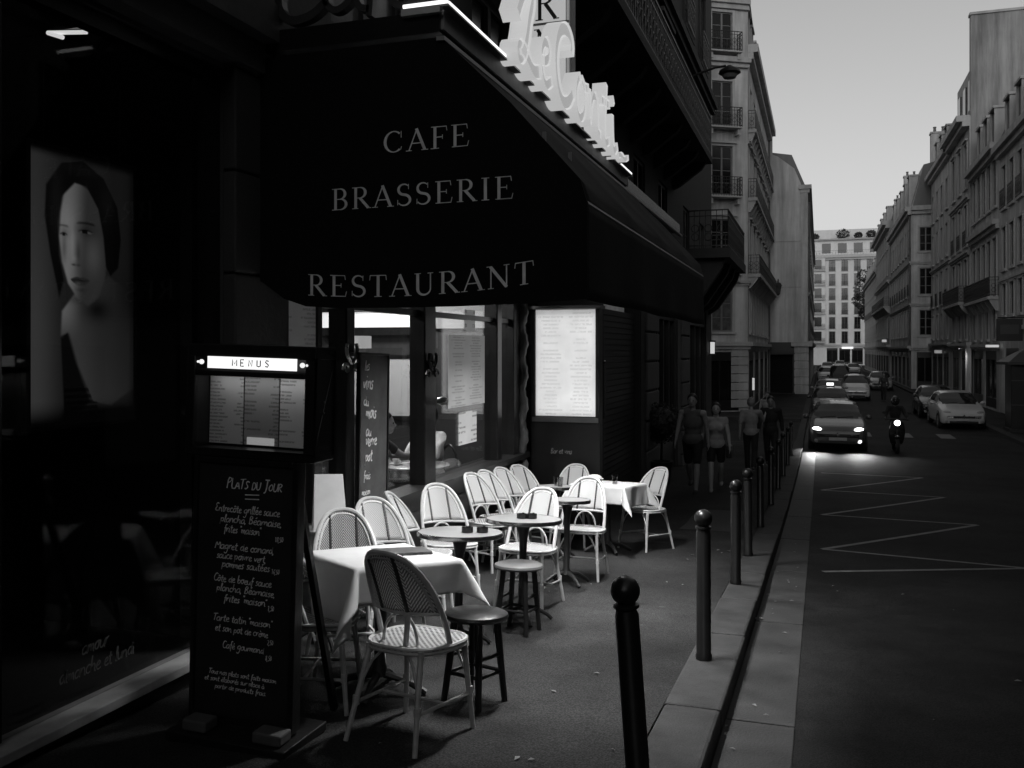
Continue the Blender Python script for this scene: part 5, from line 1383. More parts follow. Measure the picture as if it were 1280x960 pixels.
# --- tables
m_ttop = mat('table_top_wood', .26, .3, .35, 5, spec=.5); m_metal = mat('table_rim_metal', .55, .25, .1, 10, metal=1)
m_cast = mat('cast_iron', .018, .45, .3, 12)
def make_round(label, r):
    t = thing('round_table', label, 'table', group='round bistro tables')
    b = MB(); b.lathe([(0, .752), (r-.008, .752), (r-.006, .748), (r-.006, .728), (0, .722)], 40); top = b.build('table_top', m_ttop, t, smooth=True)
    b = MB(); b.lathe([(r-.006, .725), (r, .725), (r+.003, .738), (r, .753), (r-.007, .754)], 40, cap=False); b.build('metal_rim', m_metal, top, smooth=True)
    b = MB(); b.lathe([(.0, .722), (.11, .72), (.05, .69), (.03, .6), (.026, .4), (.03, .14), (.05, .09), (.0, .08)], 14); b.build('column', m_cast, t, smooth=True)
    for k in range(4):
        a = PI/4+k*PI/2; c, s = math.cos(a), math.sin(a)
        b = MB(); b.tube([(.03*c, .03*s, .10), (.12*c, .12*s, .085), (.20*c, .20*s, .04), (.23*c, .23*s, .012)], [.02, .018, .015, .016], 8); b.build('foot', m_cast, t, smooth=True)
    return t
ta = make_round('round bistro table nearest the front chair, two small dark ashtrays on it', .285); tilt_place(ta, -2.25, 5.60, (0, 1))
tb = copy_tree(ta); tb['label'] = 'round bistro table beyond the first one, with the wooden stool before it'; tilt_place(tb, -2.09, 6.47, (.2, 1))
tc_ = make_round('small round bistro table between the two chairs that face the photographer', .21); tilt_place(tc_, -2.16, 7.98, (0, 1))
td = copy_tree(tc_); td['label'] = 'small round bistro table by the row of four chairs'; tilt_place(td, -2.62, 9.25, (0, 1))
def make_square(label, x, y, face, a):
    t = thing('square_table', label, 'table', group='square tables under cloths')
    b = MB(); b.bx(-a, a, -a, a, .715, .742); b.build('table_top', m_wood, t, bevel=.004)
    b = MB(); b.lathe([(.0, .714), (.1, .713), (.035, .68), (.03, .2), (.05, .09), (0, .08)], 14); b.build('column', m_cast, t, smooth=True)
    for k in range(4):
        an = PI/4+k*PI/2; c, s = math.cos(an), math.sin(an)
        b = MB(); b.tube([(.03*c, .03*s, .10), (.16*c, .16*s, .07), (.27*c, .27*s, .012)], [.022, .02, .018], 8); b.build('foot', m_cast, t, smooth=True)
    return tilt_place(t, x, y, face)
m_cloth = translucent(mat('white_tablecloth', .8, .85, .06, 8, bump=.12, bscale=300), .25)
def make_cloth(label, x, y, face, a, ov, seed):
    """square cloth over a square table; ov = overhang at (-x,+x,-y,+y)"""
    r = random.Random(seed); ph = [r.uniform(0, 6) for _ in range(8)]
    N = 76
    from mathutils import noise as _nz
    def fn(u, v):
        x_, y_, z_ = fn0(u, v); q = _nz.noise(Vector((u*9+seed, v*9, 0)))*.5+_nz.noise(Vector((u*23, v*17+seed, 3)))*.3
        hang = max(0, .735-z_); k = .0015+.035*min(hang, .25)
        return (x_+q*k*1.3, y_+_nz.noise(Vector((u*8, v*11, 7+seed)))*k, z_+q*.0012)
    def fn0(u, v):
        px = -a-ov[0]+(2*a+ov[0]+ov[1])*u; py = -a-ov[2]+(2*a+ov[2]+ov[3])*v
        ex = max(0, abs(px)-a); ey = max(0, abs(py)-a)
        sx = 1 if px > 0 else -1; sy = 1 if py > 0 else -1
        d = math.hypot(ex, ey); rad = .018
        top = .7455
        if d == 0: return (px, py, top+.0012*math.sin(9*px+ph[0])*math.sin(8*py+ph[1])+.0022*math.exp(-(py/.006)**2)+.0018*math.exp(-((px-.02)/.006)**2))
        # roll over the edge then hang
        if d < rad*1.57: an = d/rad; out = rad*math.sin(an); dn = rad*(1-math.cos(an))
        else: out = rad; dn = rad+(d-rad*1.57)
        if ex > 0 and ey > 0:
            # the hanging corner folds into a cone that swings outward
            q = math.atan2(ey, ex)*2/PI; fold = math.sin(PI*q)
            c_ = math.cos(q*PI/2); s_ = math.sin(q*PI/2)
            flare = out+.62*dn*fold*fold
            return (sx*(a+flare*c_), sy*(a+flare*s_), top-dn*(.985))
        wob = (.017*math.sin(11*(py if ex > 0 else px)+ph[2])+.010*math.sin(23*(py if ex > 0 else px)+ph[3]))*min(1, dn/.15)
        near = 0
        if ex > 0:
            e = max(0, (abs(py)/a-.55)/.45); near = .05*dn*e*e
            return (sx*(a+out+wob+.02*dn+near), py, top-dn)
        e = max(0, (abs(px)/a-.55)/.45); near = .05*dn*e*e
        return (px, sy*(a+out+wob+.02*dn+near), top-dn)
    b = MB(); b.grid(fn, N, N)
    o = b.build('tablecloth', m_cloth, smooth=False); o.data.shade_smooth(); tag(o, label, 'tablecloth', 'white tablecloths')
    sd = o.modifiers.new('thickness', 'SOLIDIFY'); sd.thickness = .0025; sd.offset = 1
    return tilt_place(o, x, y, face)
FT = (-2.31, 4.58, (.58, .81))
make_square('square table hidden under the white cloth behind the front chair', FT[0], FT[1], FT[2], .305)
make_cloth('crisp white cloth over the front table, one long pointed corner hanging', FT[0], FT[1], FT[2], .31, (.36, .19, .36, .20), 3)
BT = (-2.22, 9.95, (.2, 1))
make_square('square table under a white cloth at the far end of the terrace', BT[0], BT[1], BT[2], .30)
make_cloth('white cloth over the far terrace table, its corner hanging by the street', BT[0], BT[1], BT[2], .305, (.2, .24, .2, .2), 5)
# --- stools
m_seat_lit = mat('lit_stool_top', .13, .4, .3, 6)  # paler seat tone paints lamplight onto the second stool
def make_stool(label):
    t = thing('wooden_stool', label, 'stool', group='dark wooden stools')
    b = MB(); b.lathe([(0, .482), (.15, .480), (.172, .47), (.176, .455), (.165, .442), (0, .44)], 28); b.build('seat', m_seat_lit, t, smooth=True)
    pts = []
    for k in range(4):
        a = PI/4+k*PI/2; c, s = math.cos(a), math.sin(a); p = [(.115*c, .115*s, .442), (.135*c, .135*s, .25), (.165*c, .165*s, 0)]; pts.append(p)
        b = MB(); b.tube(p, [.021, .02, .017], 8); b.build('leg', m_wood, t, smooth=True)
    for k in range(4):
        for z, f in ((.16, .36), (.25, .55)):
            if k % 2 == 0 and z > .2: continue
            q = .135+.03*(.25-z)/.25; a, c = PI/4+k*PI/2, PI/4+(k+1)*PI/2
            b = MB(); b.tube([(q*math.cos(a), q*math.sin(a), z), (q*math.cos(c), q*math.sin(c), z)], .011, 6); b.build('rung', m_wood, t, smooth=True)
    return t
s1 = make_stool('dark wooden stool tucked under the front table beside the herringbone chair'); tilt_place(s1, -1.76, 4.62, (.3, 1))
for ch in children(s1):
    if ch.name.startswith('seat'):
        ch.material_slots[0].link = 'OBJECT'; ch.material_slots[0].material = m_wood
s2 = copy_tree(s1); s2['label'] = 'wooden stool with its round seat coloured as lit, standing at the second round table'; tilt_place(s2, -2.02, 6.16, (.1, 1))
for ch in children(s2):
    if ch.name.startswith('seat'): ch.material_slots[0].material = m_seat_lit
# --- things on the tables
def on_table(o, x, y, h=.755, rz=0):
    tilt_place(o, x, y, (math.sin(-rz), math.cos(rz)), g(y)+h); return o
bk = thing('menu_booklet', 'dark closed menu booklet lying on the front tablecloth', 'menu')
b = MB(); b.bx(-.10, .10, -.15, .15, .002, .006); b.bx(-.10, .10, -.15, .15, .012, .016); b.build('cover', mat('booklet_cover', .09, .4, .2, 6), bk)
b = MB(); b.bx(-.097, .095, -.147, .147, .006, .012); b.build('pages', m_cloth, bk)
on_table(bk, -2.24, 4.73, .749, R(-48))
for i, (x, y, lab) in enumerate([(-2.19, 5.62, 'left of the two dark ashtrays on the nearer round table'), (-2.10, 5.66, 'right of the two dark ashtrays on the nearer round table'), (-2.10, 6.50, 'left of the pair of dark ashtrays on the second round table'), (-2.03, 6.53, 'right of the pair of dark ashtrays on the second round table')]):
    a = thing('ashtray', lab, 'ashtray', group='ashtrays on the round tables')
    b = MB(); b.lathe([(0, .006), (.028, .006), (.032, .034), (.038, .036), (.038, .002), (.034, 0), (0, 0)], 16); b.build('bowl', m_blackgloss, a, smooth=True)
    b = MB(); b.bx(-.006, .006, -.04, -.03, .034, .04); b.bx(-.006, .006, .03, .04, .034, .04); b.build('rest', m_blackgloss, a)
    on_table(a, x, y, .7555)
m_tumbler = glass_mat('tumbler_glass', .8)
for i, (x, y, lab) in enumerate([(-2.62, 9.30, 'small glass on the table by the row of four chairs'), (-2.56, 9.22, 'second small glass on the table by the row of four chairs'), (-2.12, 9.86, 'small glass on the far cloth-covered table')]):
    a = thing('drinking_glass', lab, 'glass', group='glasses on the tables')
    b = MB(); b.lathe([(.026, .0), (.034, .10), (.031, .10), (.024, .008), (0, .008)], 16); b.build('tumbler', m_tumbler, a, smooth=True); on_table(a, x, y, .757 if y > 9.5 else .756)
pk = thing('bread_basket', 'pale covered bread basket on the far cloth-covered table', 'basket')
b = MB(); b.lathe([(0, 0), (.07, 0), (.10, .05), (.095, .055), (0, .05)], 18); b.build('basket', m_rattan_w, pk, smooth=True)
b = MB(); b.ell((0, 0, .055), (.085, .07, .04), 14, 8); b.build('napkin', m_cloth, pk, smooth=True); on_table(pk, -2.36, 9.92, .752)
# side table with an upright white card near the pilaster
sd_ = make_round('small round table half hidden behind the menu stand, a white card on it', .2); tilt_place(sd_, -3.1, 5.35, (0, 1))
tcard = thing('table_card', 'upright folded white card behind the herringbone chair', 'card')
b = MB(); b.extr([(-.11, -.05, 0), (.11, -.05, 0), (.075, -.005, .36), (-.11, -.005, .36)], (0, .003, 0)); b.extr([(-.11, .05, 0), (.11, .05, 0), (.075, .002, .36), (-.11, .002, .36)], (0, .003, 0)); b.build('folded_card', mat('card_white', .78, .6), tcard)
on_table(tcard, -3.06, 5.36, .7555, R(38))
# ================================================================== street furniture
m_boll = mat('bollard_black', .010, .35, .3, 10)
BOL = [(-.64, 3.46, 'nearest bollard, leaning, its foot cut off by the bottom of the picture'), (-.70, 5.93, 'second bollard along the kerb, upright with a shiny ball'), (-.73, 8.6, 'third bollard along the kerb'), (-.74, 10.3, 'fourth bollard along the kerb, close behind the third'),
       (-.76, 12.8, 'fifth bollard along the kerb, in front of the strollers'), (-.76, 15.6, 'sixth bollard along the kerb'), (-.76, 18.3, 'seventh bollard along the kerb'), (-.76, 21.0, 'eighth bollard along the kerb'), (-.76, 23.8, 'ninth bollard along the kerb'), (-.76, 26.6, 'farthest bollard along the kerb, just before the car')]
b0 = None
for i, (x, y, lab) in enumerate(BOL):
    if b0 is None:
        b0 = thing('bollard', lab, 'bollard', group='black iron bollards along the kerb')
        b = MB(); b.lathe([(.052, 0), (.052, .03), (.046, .04), (.046, .80), (.041, .815), (.041, .822)], 20); b.build('post', m_boll, b0, smooth=True)
        b = MB(); b.lathe([(.036, .822), (.05, .828), (.05, .84), (.030, .848)], 20); b.build('collar', m_boll, b0, smooth=True)
        b = MB(); b.ell((0, 0, .892), .057, 20, 14); b.build('ball', m_boll, b0, smooth=True); o = b0
    else: o = copy_tree(b0); o['label'] = lab
    o.location = (x, y, g(y)+.008)
    o.rotation_euler = (rnd.uniform(-.01, .01), rnd.uniform(-.012, .012), rnd.uniform(0, 3))
b0.rotation_euler = (R(-.5), R(-4.2), 0)

# bracket lamp on the cafe building
sl_ = thing('street_lamp', 'unlit street lamp on a long arm high on the dark facade', 'street lamp', (-3.3, 22.2, 7.9))
b = MB(); b.bx(0, .06, -.08, .08, -.25, .25); b.build('wall_plate', m_iron, sl_)
b = MB(); b.tube([(.05, 0, .1), (.5, 0, .28), (.95, 0, .40), (1.2, 0, .42)], .028, 8); b.build('arm', m_iron, sl_, smooth=True)
b = MB(); b.lathe([(.05, .42), (.10, .38), (.24, .30), (.26, .24), (.2, .2), (0, .18)], 16, (1.28, 0, 0)); b.build('lamp_head', m_iron, sl_, smooth=True)
b = MB(); b.lathe([(.19, .199), (.14, .12), (0, .09)], 16, (1.28, 0, 0)); b.build('lens', mat('unlit_lens', .2, .2), sl_, smooth=True)
def lantern(label, x, y, z, dx, dy):
    t = thing('wall_lantern', label, 'lantern', (x, y, z))
    b = MB(); b.tube([(0, 0, 1.0), (dx*.5, dy*.5, 1.06), (dx, dy, 1.0)], .03, 6); b.tube([(0, 0, .7), (dx*.4, dy*.4, .95)], .02, 6); b.build('bracket', m_iron, t, smooth=True)
    b = MB(); b.lathe([(.14, 0), (.24, .55), (.0, .56)], 6, (dx, dy, 0)); b.build('glass_body', mat('lantern_glass', .06, .15), t)
    b = MB(); b.lathe([(.28, .56), (.16, .76), (.05, .80), (.04, .96), (0, 1.0)], 6, (dx, dy, 0)); b.build('hood', m_iron, t)
    b = MB(); b.lathe([(0, -.12), (.07, -.08), (.15, -.002)], 6, (dx, dy, 0)); b.build('base', m_iron, t)
lantern('old hexagonal lantern hanging on the blank gable wall', -2.75, 66.98, 5.5, 0, -.9)
# lit shop lamps down the pavement
def lit_bar(name, label, x, y, z, sx, sy, sz, v, cat='sign'):
    t = thing(name, label, cat, (x, y, z))
    b = MB(); b.bx(-sx/2, sx/2, -sy/2, sy/2, 0, sz); b.build('lit_face', emit_mat('lit_%s' % int(v*100), v), t)
    b = MB(); b.bx(-sx/2-.03, sx/2+.03, -sy/2-.03, sy/2+.03, sz+.002, sz+.05); b.bx(-sx/2-.03, sx/2+.03, -sy/2-.03, sy/2+.03, -.05, -.002); b.build('casing', m_iron, t)
lit_bar('shop_lamp', 'small upright white lamp on the dark shops beyond the strollers', -3.18, 29.2, 1.5, .12, .12, .36, .55, 'lamp')
lit_bar('shop_lamp', 'tiny bright lamp low by the corner house door', -3.1, 46.6, -.35, .1, .1, .6, .4, 'lamp')
lit_bar('shop_sign', 'small bright shop sign over the opposite pavement by the black hanging board', 7.9, 49.6, 1.75, .5, .5, .12, .45)
lit_bar('shop_sign', 'faint lit shop sign beyond the lit pillar on the opposite side', 8.0, 72, 1.4, .4, .8, .22, .18)
lit_bar('shop_sign', 'tiny bright sign at the far end of the right pavement', 5.9, 96, 2.4, .4, .3, .25, .3)
hb = thing('hanging_board', 'black hanging shop board above the white parked car', 'sign', (8.3, 43.9, 2.0))
b = MB(); b.bx(-1.15, -.15, -.05, .05, .0, .95); b.build('board', m_shopdark, hb); b = MB(); b.bx(-1.0, -.3, -.06, -.052, .3, .7); b.build('panel', mat('board_panel', .05, .4), hb)
b = MB(); b.tube([(0, 0, 1.0), (-1.1, 0, 1.0)], .025, 6); b.build('bracket', m_iron, hb)
lp_ = thing('lit_pillar', 'pale shop pillar lit by a lamp on the opposite pavement', 'pillar', (8.05, 58.3, g(58)))
b = MB(); b.bx(-.1, .12, -.32, .32, 0, 3.3); b.build('shaft', m_stone, lp_); b = MB(); b.bx(-.16, .12, -.4, .4, 3.302, 3.5); b.build('capital', m_trim, lp_)
b = MB(); b.bx(-.5, -.2, -.1, .1, 3.1, 3.2); b.build('lamp', m_iron, lp_); area_light('pillar_lamp_light', lp_, (-.5, -.35, 3.05), .15, .15, 16, (R(28), R(25), 0))
ks = thing('street_kiosk', 'dark green-black street kiosk cut off by the right edge of the picture', 'kiosk', (7.3, 38.6, g(38.6)))
b = MB(); b.bx(-.62, .62, -.62, .62, .05, 2.5); b.build('cabin', m_shopdark, ks, bevel=.02); b = MB(); b.bx(-.66, .66, -.66, .66, .0, .12); b.build('plinth', m_cast, ks)
b = MB(); b.lathe([(1.05, 2.5), (1.0, 2.6), (.4, 2.95), (.05, 3.1), (0, 3.3)], 8); b.build('roof', m_iron, ks)
for z in (1.0, 1.9): b = MB(); b.bx(-.64, .64, -.64, -.621, z, z+.03); b.build('batten', mat('batten_grey', .08, .5), ks)
# clipped shrub in a pot by the far shops
def leaf_ball(mb, c, r, n, s, seed, squash=1):
    q = random.Random(seed)
    for _ in range(n):
        u, v = q.uniform(-1, 1), q.uniform(0, 2*PI); w_ = math.sqrt(1-u*u); k = r*q.uniform(.72, 1.06)
        p = Vector((w_*math.cos(v)*k, w_*math.sin(v)*k, u*k*squash))+Vector(c)
        a = Vector((q.uniform(-1, 1), q.uniform(-1, 1), q.uniform(-1, 1))).normalized(); d = a.orthogonal().normalized()*s*q.uniform(.6, 1.3); e = a.cross(d).normalized()*s*.5
        mb.add([p-d, p+e, p+d, p-e], [(0, 1, 2, 3)])
m_leaf = mat('dark_leaves', .05, .6, .4, 20)
sh = thing('potted_shrub', 'dark clipped ball shrub in a pot by the roller shutter', 'plant', (-2.98, 18.2, g(18.2)))
b = MB(); b.lathe([(.0, 0), (.17, 0), (.22, .42), (.24, .42), (.24, .46), (.19, .46), (.18, .40), (0, .40)], 16); b.build('pot', m_cast, sh, smooth=True)
b = MB(); b.tube([(0, 0, .38), (.01, 0, .8), (0, 0, 1.1)], .025, 6); b.build('stem', m_wood2, sh)
b = MB(); leaf_ball(b, (0, 0, 1.22), .40, 1400, .035, 4); b.ell((0, 0, 1.22), .31, 12, 8); o = b.build('foliage', m_leaf, sh, weld=False)
tr = thing('street_tree', 'dark leafy tree at the far end of the right-hand row', 'tree', (8.4, 164, g(164)))
b = MB(); b.tube([(0, 0, 0), (.1, 0, 4), (0, .2, 8), (.2, 0, 13)], [.3, .24, .18, .06], 8)
for k in range(7): a = k*2.4; b.tube([(0, 0, 6+k), (1.2*math.cos(a), 1.2*math.sin(a), 8+k), (2*math.cos(a), 2*math.sin(a), 9.2+k)], [.1, .07, .03], 6)
b.build('trunk', m_wood2, tr)
b = MB(); q = random.Random(8)
for k in range(16): leaf_ball(b, (q.uniform(-2, 2), q.uniform(-2, 2), q.uniform(8.5, 15.5)), q.uniform(.8, 1.5), 260, .2, k)
b.build('crown', m_leaf, tr, weld=False)
for k, (x, y, z, r_) in enumerate([(12.2, 202.8, 26.1, 1.1), (15, 202.6, 26.1, .8), (20.5, 202.9, 26.1, 1.3), (23.5, 202.5, 26.1, .8), (26, 202.8, 26.1, 1.0), (28.6, 202.8, 26.1, .7)]):
    t = thing('roof_shrub', ['leftmost', 'second from left', 'third from left', 'fourth from left', 'fifth from left', 'rightmost'][k]+' shrub on the roof terrace of the far block', 'plant', (x-16, y, z+g(200)), 0, 'roof terrace shrubs')
    b = MB(); b.bx(-.5, .5, -.3, .3, .01, .4); b.build('planter', m_cast, t); b = MB(); leaf_ball(b, (0, 0, r_*.8), r_, 300, .22, 50+k, .8); b.build('foliage', m_leaf, t, weld=False)

# ================================================================== people
def capsule(mb, a, b, ra, rb, n=10):
    a, b = Vector(a), Vector(b); mb.tube([a, a.lerp(b, .5), b], [ra, (ra+rb)/2, rb], n); mb.ell(a, ra, n, 6); mb.ell(b, rb, n, 6)
def person(label, loc, rz, H=1.75, hips=(20, -18), knees=(8, 28), lean=3, arms=((-18, 10, 20), (16, 10, 25)), head=(0, 0), sit=False, skin=.3, top=(.2, .5, 1.0), bottom=(.02, .5), shoes=.05, hair=(.02, 'short'), female=False, name='person', on_z=None):
    """arms: (forward angle, outward angle, elbow bend); top=(grey, sleeve fraction, _); bottom=(grey, leg fraction)"""
    t = thing(name, label, 'person', loc, rz); S = H/1.75
    if sit: hips, knees = hips, knees
    J = {}
    def leg(side, hip, knee):
        hp = Vector((side*.088, 0, 0)); a = R(hip); k = R(hip-knee)
        kn = hp+Vector((side*.01, math.sin(a), -math.cos(a)))*.43; an = kn+Vector((-side*.012, math.sin(k), -math.cos(k)))*.41
        return hp, kn, an
    LL, RL = leg(-1, hips[0], knees[0]), leg(1, hips[1], knees[1])
    low = min(LL[2].z, RL[2].z); pz_ = -low+.075 if on_z is None else on_z
    off = Vector((0, 0, pz_)); LL = [p+off for p in LL]; RL = [p+off for p in RL]
    ln = R(lean); up = Vector((0, math.sin(ln), math.cos(ln))); P = Vector((0, 0, pz_))
    sw = .175 if female else .195
    chest = P+up*.36; neck = P+up*.55; hd = neck+up*.155+Vector((0, .02, 0))
    def arm(side, fw, ow, el):
        sh_ = P+up*.50+Vector((side*sw, 0, 0)); f, o_ = R(fw), R(ow)
        d = Vector((side*math.sin(o_), math.sin(f)*math.cos(o_), -math.cos(f)*math.cos(o_))); e = sh_+d*.29
        f2 = R(fw+el); d2 = Vector((side*math.sin(o_)*.5, math.sin(f2), -math.cos(f2))).normalized(); w_ = e+d2*.25
        return sh_, e, w_, d2
    LA, RA = arm(-1, *arms[0]), arm(1, *arms[1])
    hr = Matrix.Rotation(R(head[0]), 3, 'Z') @ Matrix.Rotation(R(-head[1]), 3, 'X')
    def torso(mb, e):
        mb.ell(P+up*.02, (.155+e, .115+e, .13+e)); mb.ell(P+up*.16, (.135+e, .10+e, .14+e)); mb.ell(P+up*.33, (.16+e, .115+e, .18+e))
        kk = .02 if (e == 0 or top[1] > .2) else .075; capsule(mb, P+up*.49+Vector((-sw+kk, 0, 0)), P+up*.49+Vector((sw-kk, 0, 0)), .06+e*.6, .06+e*.6)
        if female: mb.ell(P+up*.34+Vector((-.07, .09, 0)), .065+e); mb.ell(P+up*.34+Vector((.07, .09, 0)), .065+e)
    body = MB(); torso(body, 0)
    capsule(body, neck-up*.06, neck+up*.09, .055, .05)
    body.ell(hd, (.075, .094, .115), rot=hr); body.ell(hd+hr @ Vector((0, .035, -.065)), (.052, .055, .05), rot=hr)
    body.ell(hd+hr @ Vector((0, .098, -.02)), (.012, .02, .022), rot=hr)
    for sd in (-1, 1): body.ell(hd+hr @ Vector((sd*.076, -.005, -.01)), (.012, .02, .03), rot=hr)
    for A in (LA, RA):
        sd = -1 if A is LA else 1
        capsule(body, A[0], A[1], .048, .039); capsule(body, A[1], A[2], .039, .026)
        h = A[2]+A[3]*.05; body.ell(h, (.022, .034, .045), rot=A[3].to_track_quat('-Z', 'Y').to_matrix())
        for k in range(4):
            o_ = Vector((0, (k-1.5)*.017, 0)); kn = h+A[3]*.04+o_; tip = kn+A[3]*(.05+.012*(k in (1, 2)))+Vector((-sd*.02, .012, 0)); capsule(body, kn, tip, .0088, .0075, 6)
        capsule(body, h+Vector((0, .028, 0)), h+A[3]*.045+Vector((-sd*.01, .05, 0)), .010, .009, 6)
    for Lg in (LL, RL):
        capsule(body, Lg[0], Lg[1], .082, .054); capsule(body, Lg[1], Lg[1].lerp(Lg[2], .35), .053, .055); capsule(body, Lg[1].lerp(Lg[2], .35), Lg[2], .054, .036)
        capsule(body, Lg[2]+Vector((0, -.03, -.035)), Lg[2]+Vector((0, .13, -.052)), .038, .026)
    def fin(mb, nm, m, vox):
        mb.v = [(a*S, b*S, c*S) for a, b, c in mb.v]
        o = mb.build(nm, m, t, weld=False); r_ = o.modifiers.new('fuse', 'REMESH'); r_.mode = 'VOXEL'; r_.voxel_size = vox; r_.use_smooth_shade = True
        sm = o.modifiers.new('smooth', 'SMOOTH'); sm.factor = .5; sm.iterations = 3; return o
    fin(body, 'body', mat('skin_%d' % int(skin*100), skin, .5, .08, 20), .0125)
    if top:
        m_ = MB(); torso(m_, .014); m_.ell(P+up*.03, (.182, .143, .15))
        for A in (LA, RA):
            if top[1] > 0:
                f = top[1]
                capsule(m_, A[0], A[0].lerp(A[1], min(1, f*2)), .062, .056)
                if f > .5: capsule(m_, A[1], A[1].lerp(A[2], f*2-1), .054, .042)
        fin(m_, 'shirt', mat('cloth_%d' % int(top[0]*1000), top[0], .85, .25, 9, bump=.2, bscale=40), .016)
    m_ = MB(); m_.ell(P-up*.02, (.166, .128, .12)); f = bottom[1]
    for Lg in (LL, RL):
        capsule(m_, Lg[0], Lg[0].lerp(Lg[1], min(1, f*2)), .1, .1-.03*min(1, f*2))
        if f > .5: capsule(m_, Lg[1], Lg[1].lerp(Lg[2], f*2-1), .07, .058)
    fin(m_, 'skirt' if (female and f < .4) else ('shorts' if f < .6 else 'trousers'), mat('cloth_%d' % int(bottom[0]*1000), bottom[0], .85, .25, 9, bump=.2, bscale=40), .016)
    for Lg in (LL, RL):
        m_ = MB(); capsule(m_, Lg[2]+Vector((0, -.035, -.036)), Lg[2]+Vector((0, .14, -.05)), .043, .032); fin(m_, 'shoe', mat('leather_%d' % int(shoes*100), shoes, .5), .012)
    hm = MB(); hm.ell(hd+hr @ Vector((0, -.018, .022)), (.086, .096, .108), rot=hr)
    hm.v = [v for v in hm.v]
    if hair[1] == 'long':
        hm.ell(hd+hr @ Vector((0, -.06, -.06)), (.085, .05, .15), rot=hr)
    # keep the face clear: cut the front lower half of the hair cap away
    hb_ = bmesh.new(); vs = [hb_.verts.new(v) for v in hm.v]
    for f_ in hm.f:
        try: hb_.faces.new([vs[i] for i in f_])
        except Exception: pass
    c0 = hd+hr @ Vector((0, .035, .045)); nrm = hr @ Vector((0, .8, -.6))
    bmesh.ops.bisect_plane(hb_, geom=hb_.verts[:]+hb_.edges[:]+hb_.faces[:], plane_co=c0, plane_no=nrm, clear_outer=True)
    for v in hb_.verts: v.co *= S
    me_ = bpy.data.meshes.new('hair'); hb_.to_mesh(me_); hb_.free(); me_.shade_smooth()
    o = link('hair', me_, mat('hair_%d' % int(hair[0]*100), hair[0], .45, .3, 60), t); sd2 = o.modifiers.new('thickness', 'SOLIDIFY'); sd2.thickness = .008
    for sd in (-1, 1):
        em = MB(); em.ell((hd+hr @ Vector((sd*.03, .083, .006)))*S, .010*S, 8, 6); em.build('eye', m_iron, t, smooth=True)
    mm = MB(); mm.ell((hd+hr @ Vector((0, .088, -.062)))*S, (.022*S, .006*S, .006*S), 8, 6); mm.build('mouth', mat('lips', .12, .5), t, smooth=True)
    return t
person('man in a sleeveless top and dark shorts walking towards the photographer', (-2.22, 17.1, g(17.1)), R(178), 1.84, (16, -14), (4, 24), 2, ((-14, 9, 14), (14, 9, 18)), skin=.30, top=(.10, 0, 1), bottom=(.014, .42), shoes=.03, hair=(.02, 'short'))
person('woman in a pale top and short skirt walking beside the man in the sleeveless top', (-1.84, 17.5, g(17.5)), R(184), 1.68, (-12, 17), (26, 4), 2, ((12, 12, 14), (-10, 16, 30)), skin=.36, top=(.32, .12, 1), bottom=(.014, .34), shoes=.3, hair=(.03, 'long'), female=True)
person('person in a light grey shirt walking behind the couple by the kerb', (-1.50, 21.7, g(21.7)), R(0), 1.72, (14, -16), (6, 26), 3, ((-12, 8, 20), (40, 14, 80)), skin=.3, top=(.24, .45, 1), bottom=(.012, 1.0), hair=(.2, 'short'))
person('person in dark clothes walking by the bollards beyond the couple', (-1.12, 22.9, g(22.9)), R(180), 1.76, (18, -14), (6, 24), 3, skin=.2, top=(.012, .9, 1), bottom=(.010, 1.0), hair=(.02, 'short'))
person('distant person in dark clothes standing in the roadway beside the far car', (3.75, 61.5, g(61)+ROAD), R(170), 1.75, (6, -6), (4, 8), 2, skin=.2, top=(.03, .9, 1), bottom=(.012, 1.0))
person('small figure in a pale shirt on the pavement beyond the dark walker', (-1.75, 33.5, g(33)+ROAD), R(180), 1.7, (14, -12), (6, 20), 2, skin=.2, top=(.2, .4, 1), bottom=(.02, 1.0))
hbag = thing('shoulder_bag', 'dark shoulder bag hanging at the side of the woman in the pale top', 'bag', (-1.60, 17.52, g(17.5)+.62), R(90))
b = MB(); b.bx(-.15, .15, -.05, .05, 0, .24); b.build('pouch', mat('bag_leather', .03, .5, .2, 9), hbag, bevel=.03)
b = MB(); b.tube([(-.13, 0, .22), (-.05, .05, .52), (0, .09, .62), (.05, .05, .52), (.13, 0, .22)], .010, 6); b.build('strap', MATS['bag_leather'], hbag, smooth=True)
# guests inside the cafe
person('guest with dark hair sitting at the cafe table, arm across the table', (-4.55, 8.78, FZ), R(-70), 1.72, (86, 84), (84, 84), 14, ((52, 12, 40), (30, 10, 70)), skin=.42, top=(.05, .3, 1), bottom=(.02, 1.0), hair=(.015, 'long'), on_z=.5, female=True)
person('guest in a bright white printed T-shirt sitting beyond the wide post', (-4.05, 9.35, FZ), R(150), 1.76, (86, 86), (86, 86), 4, ((30, 12, 60), (28, 14, 70)), skin=.35, top=(.85, .4, 1), bottom=(.03, 1.0), hair=(.02, 'short'), on_z=.5)
